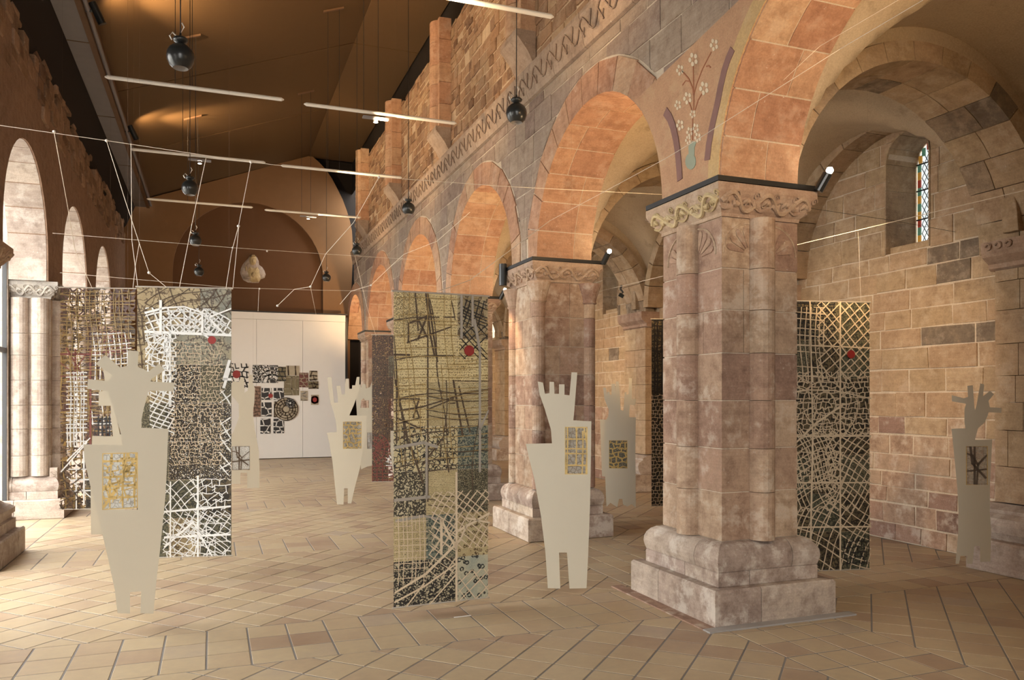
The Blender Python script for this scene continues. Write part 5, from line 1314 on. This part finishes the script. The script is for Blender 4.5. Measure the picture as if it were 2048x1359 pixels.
# ------------------------------------------------------------------ beam spotlights
for k, (Y, lb) in enumerate(((10.9, 'black spotlight on the roof beam nearest the long tube'), (15.6, 'black spotlight on the roof beam near the gable'), (7.4, 'black spotlight on the roof beam near the picture top'))):
    z = 6.33; root = empty('beam_spotlight', (-1.30, Y, z), lb, 'spotlight', 'spotlights on the roof beam')
    MB().tube([(-1.46, Y, z), (-1.33, Y, z+.01)], .018, 8).build('bracket', M['black'], root)
    MB().tube([(-1.38, Y-.02, z+.10), (-1.27, Y+.02, z-.13)], .048, 14).build('lamp_body', M['metal_black'], root)
# ------------------------------------------------------------------ capital rails with lamps
for i, (yc, lb) in enumerate(zip(RPIER, ('black lamp rail round the front pier with a bright lamp at its right end', 'black lamp rail on the second pier with a hanging black tube lamp', 'black lamp rail on the third pier above the parchment coloured hanging', 'black lamp rail on the fourth pier, half hidden', 'black lamp rail on the last arcade pier'))):
    x0, x1, y0, y1 = prect(yc); x0 += .10; x1 -= .08; y0 += .10; y1 -= .10; z = 3.142
    root = empty('lamp_rail', ((x0+x1)/2, (y0+y1)/2, z), lb, 'lamp rail')
    MB().box((x0-.02, y0-.02, z-.018), (x1, y0+.02, z+.018)).build('front_rail', M['black'], root)
    MB().box((x0-.02, y0+.021, z-.018), (x0+.02, y1, z+.018)).build('side_rail', M['black'], root)
    px_, py_ = x1-.02, y0-.06
    MB().tube([(px_, py_+.03, z-.02), (px_+.045, py_-.02, z+.10)], .034, 14).build('lamp_body', M['metal_black'], root)
    MB().lathe([(0, .026), (.018, .02), (.027, 0), (.018, -.02), (0, -.026)], (px_+.055, py_-.03, z+.122), 12).build('lamp_bulb', M['lens'], root, smooth=True)
    if i == 1:
        MB().tube([(x0-.06, y1-.15, z-.20), (x0-.06, y1-.15, z+.06)], .048, 14).build('tube_lamp_body', M['metal_black'], root)
        MB().tube([(x0-.06, y1-.15, z), (x0, y1-.15, z)], .012, 6).build('bracket', M['black'], root)
# ------------------------------------------------------------------ strings and wires
def wire(name, label, pts, r=.0024, mat='string', knots=(), cat='wire'):
    P = [at(*p) for p in pts]; root = empty(name, P[0], label, cat, 'strings and wires across the hall')
    MB().tube(P, r, 5).build('strand', M[mat], root)
    for k in knots:
        q = at(*k); MB().lathe([(0, -.014), (.012, -.006), (.012, .006), (0, .014)], q, 8).build('knot', M['white_tube'], root)
wire('hanging_wire', 'long pale wire across the nave just under the second row of tubes', [(-25,247,6.2),(213,281,6.55),(502,324,6.9),(758,354,7.25),(1000,372,7.7),(1330,389,8.4)], .0026, knots=[(213,281,6.55),(502,324,6.9),(758,354,7.25),(108,263,6.4)])
wire('hanging_wire', 'thin wire crossing in front of the stone relief niche, upper one', [(105,466,10.2),(465,495,11.2),(641,507,11.9),(830,519,12.6)], .0025, knots=[(465,495,11.2),(534,502,11.5)])
wire('hanging_wire', 'thin wire crossing the brown niche below the stone relief', [(120,545,10.4),(465,575,11.3),(641,580,11.9),(830,583,12.7)], .0025, knots=[(519,577,11.5)])
wire('hanging_string', 'pale string from the wire knot down to the left top of the white street hanging', [(213,281,6.55),(250,399,6.6),(298,545,6.7),(333,574,6.72)], knots=[(298,545,6.7)])
wire('hanging_string', 'vertical pale string at the left edge of the white street hanging', [(262,287,6.6),(264,482,6.68),(276,574,6.7)])
wire('hanging_string', 'slanting pale string to the middle of the white street hanging', [(412,316,6.78),(385,442,6.78),(359,574,6.75)])
wire('hanging_string', 'pale string from the tube end down to the right top of the white street hanging', [(502,324,6.9),(477,452,6.85),(463,505,6.83),(452,576,6.8)], knots=[(477,452,6.85)])
wire('hanging_string', 'second parallel pale string at the right top of the white street hanging', [(478,450,6.9),(466,574,6.82)])
wire('hanging_string', 'bent pale string hooking down over the right of the brown niche', [(758,354,7.25),(707,445,7.6),(651,508,8.0),(621,573,8.3),(589,578,8.4),(555,611,8.5)], knots=[(621,573,8.3),(555,611,8.5)])
wire('hanging_string', 'thin string dropping to the top of the white display wall', [(621,573,8.3),(632,628,20.3)], .0035)
wire('hanging_string', 'bent pale string from the arcade wall to the parchment coloured hanging', [(1100,441,7.4),(940,560,6.6),(874,583,6.05)], .003)
wire('hanging_string', 'bent thin string crossing the small far arches', [(940,424,9.3),(874,482,9.6),(808,508,9.8),(786,528,9.9),(742,570,10.2),(702,582,10.4),(680,608,10.6)], .003, knots=[(742,570,10.2)])
wire('hanging_wire', 'bright wire slanting down from the top right corner across the big arch', [(1860,-8,3.6),(1680,98,4.3),(1386,284,4.5),(1329,318,5.2),(1203,386,6.4),(1100,441,7.4)], .0016)
wire('hanging_wire', 'second fainter wire slanting across the big arch soffit', [(1800,-2,4.2),(1640,92,4.6),(1567,160,4.62)], .0010)
wire('hanging_wire', 'thin wire across the aisle in front of the leaded window', [(2080,373,5.6),(1591,490,7.0),(1325,552,8.4),(1183,586,9.6)], .0028)
wire('hanging_wire', 'faint thin wire sagging across the aisle wall below the leaded window', [(1612,415,7.6),(1780,440,7.9),(1990,478,8.2)], .002, 'black')
wire('hanging_string', 'thin string over the left pier down to the amber hanging', [(108,263,6.4),(133,400,7.6),(150,500,8.3),(185,577,8.55)], .003)
wire('hanging_string', 'short string from the cornice side down to the amber hanging right end', [(279,484,8.6),(271,530,8.62),(266,576,8.64)], .003)
wire('hanging_string', 'two knotted thin string left of the white display wall top', [(518,577,11.5),(516,622,11.6)], .0025)
wire('hanging_string', 'thin string beside the last pilaster down to the rust red hanging', [(710,512,12.2),(733,610,12.3),(752,672,12.4)], .0025)
wire('hanging_string', 'string carrying the dark aisle hanging by its right corner', [(1716,460,6.75),(1722,606,6.88)], .0006, 'clear')
# small black clip lamp on the aisle wire
cl = empty('clip_lamp', at(1243, 585, 9.1), 'small black clip hanging on the thin wire past the second pier', 'clip lamp')
m_ = MB().tube([at(1243, 570, 9.1), at(1241, 578, 9.1), at(1246, 584, 9.1), at(1240, 590, 9.1)], .012, 6); m_.build('clip', M['black'], cl)
MB().tube([at(1238, 588, 9.1), at(1247, 593, 9.1)], .022, 8).build('lamp_body', M['metal_black'], cl)
# loose white strip on the floor
p = floor_p = at(925, 1233, EYE*FPX/(1233-HZ)); tag(MB().prism([(-.065, -.008), (.065, -.002), (.065, .010), (-.065, .004)], lambda s, t, d: (p.x+s, p.y+t, d), .002, .006).build('paper_strip', M['whitepanel']), 'small white strip lying on the tiles below the parchment coloured hanging', 'paper')
# ------------------------------------------------------------------ the hall's own lamps, plus one added aisle spot
for i, yc in enumerate([RPIER[0]-3.45]+RPIER):
    # rail lamp behind each pier: warm light up into the next arch
    light('SPOT', 'rail_spot', (3.78, yc+.60, 3.32), (3.76, yc+2.55, 4.25), 100, WARM, spot_size=2.0, spot_blend=1.0, shadow_soft_size=.06)
for i, yc in enumerate(RPIER):
    light('SPOT', 'aisle_spot', (4.34, yc-.40, 3.28), (7.0, yc+1.9, 1.7), 185, WARM, spot_size=1.15, spot_blend=1.0, shadow_soft_size=.05)
light('SPOT', 'pier_spot', (3.22, RPIER[1]+.30, 2.90), (3.36, RPIER[1]+.25, 0), 60, WARM, spot_size=1.0, spot_blend=.8, shadow_soft_size=.03)
for Y in (7.6, 11.1, 15.8):
    light('SPOT', 'beam_spot', (-1.24, Y, 6.36), (1.4, Y+1.9, 7.36), 520, WARM, spot_size=1.05, spot_blend=1.0, shadow_soft_size=.04)
for Y, x in ((9.8, 1.9), (16.5, 1.82), (6.6, 1.9), (12.85, 1.9)):
    light('SPOT', 'tube_spot', (x, Y-.05, 5.00), (3.5, Y+.2, 6.1), 62, WARM, spot_size=2.2, spot_blend=1.0, shadow_soft_size=.05)
light('SPOT', 'tube_spot', (-.18, 12.8, 5.08), (.9, 21.5, 4.9), 75, WARM, spot_size=1.2, spot_blend=1.0, shadow_soft_size=.05)
light('SPOT', 'aisle_spot', (4.34, 2.4, 3.2), (4.9, 3.9, 0), 40, WARM2, spot_size=1.7, spot_blend=1.0, shadow_soft_size=.06)  # added lamp out of view, brightens the near aisle floor
for Y in (7.6, 11.1, 15.8):
    light('SPOT', 'beam_spot', (-1.24, Y, 6.36), (-.3, Y+.9, 7.1), 55, WARM, spot_size=2.0, spot_blend=1.0, shadow_soft_size=.04)
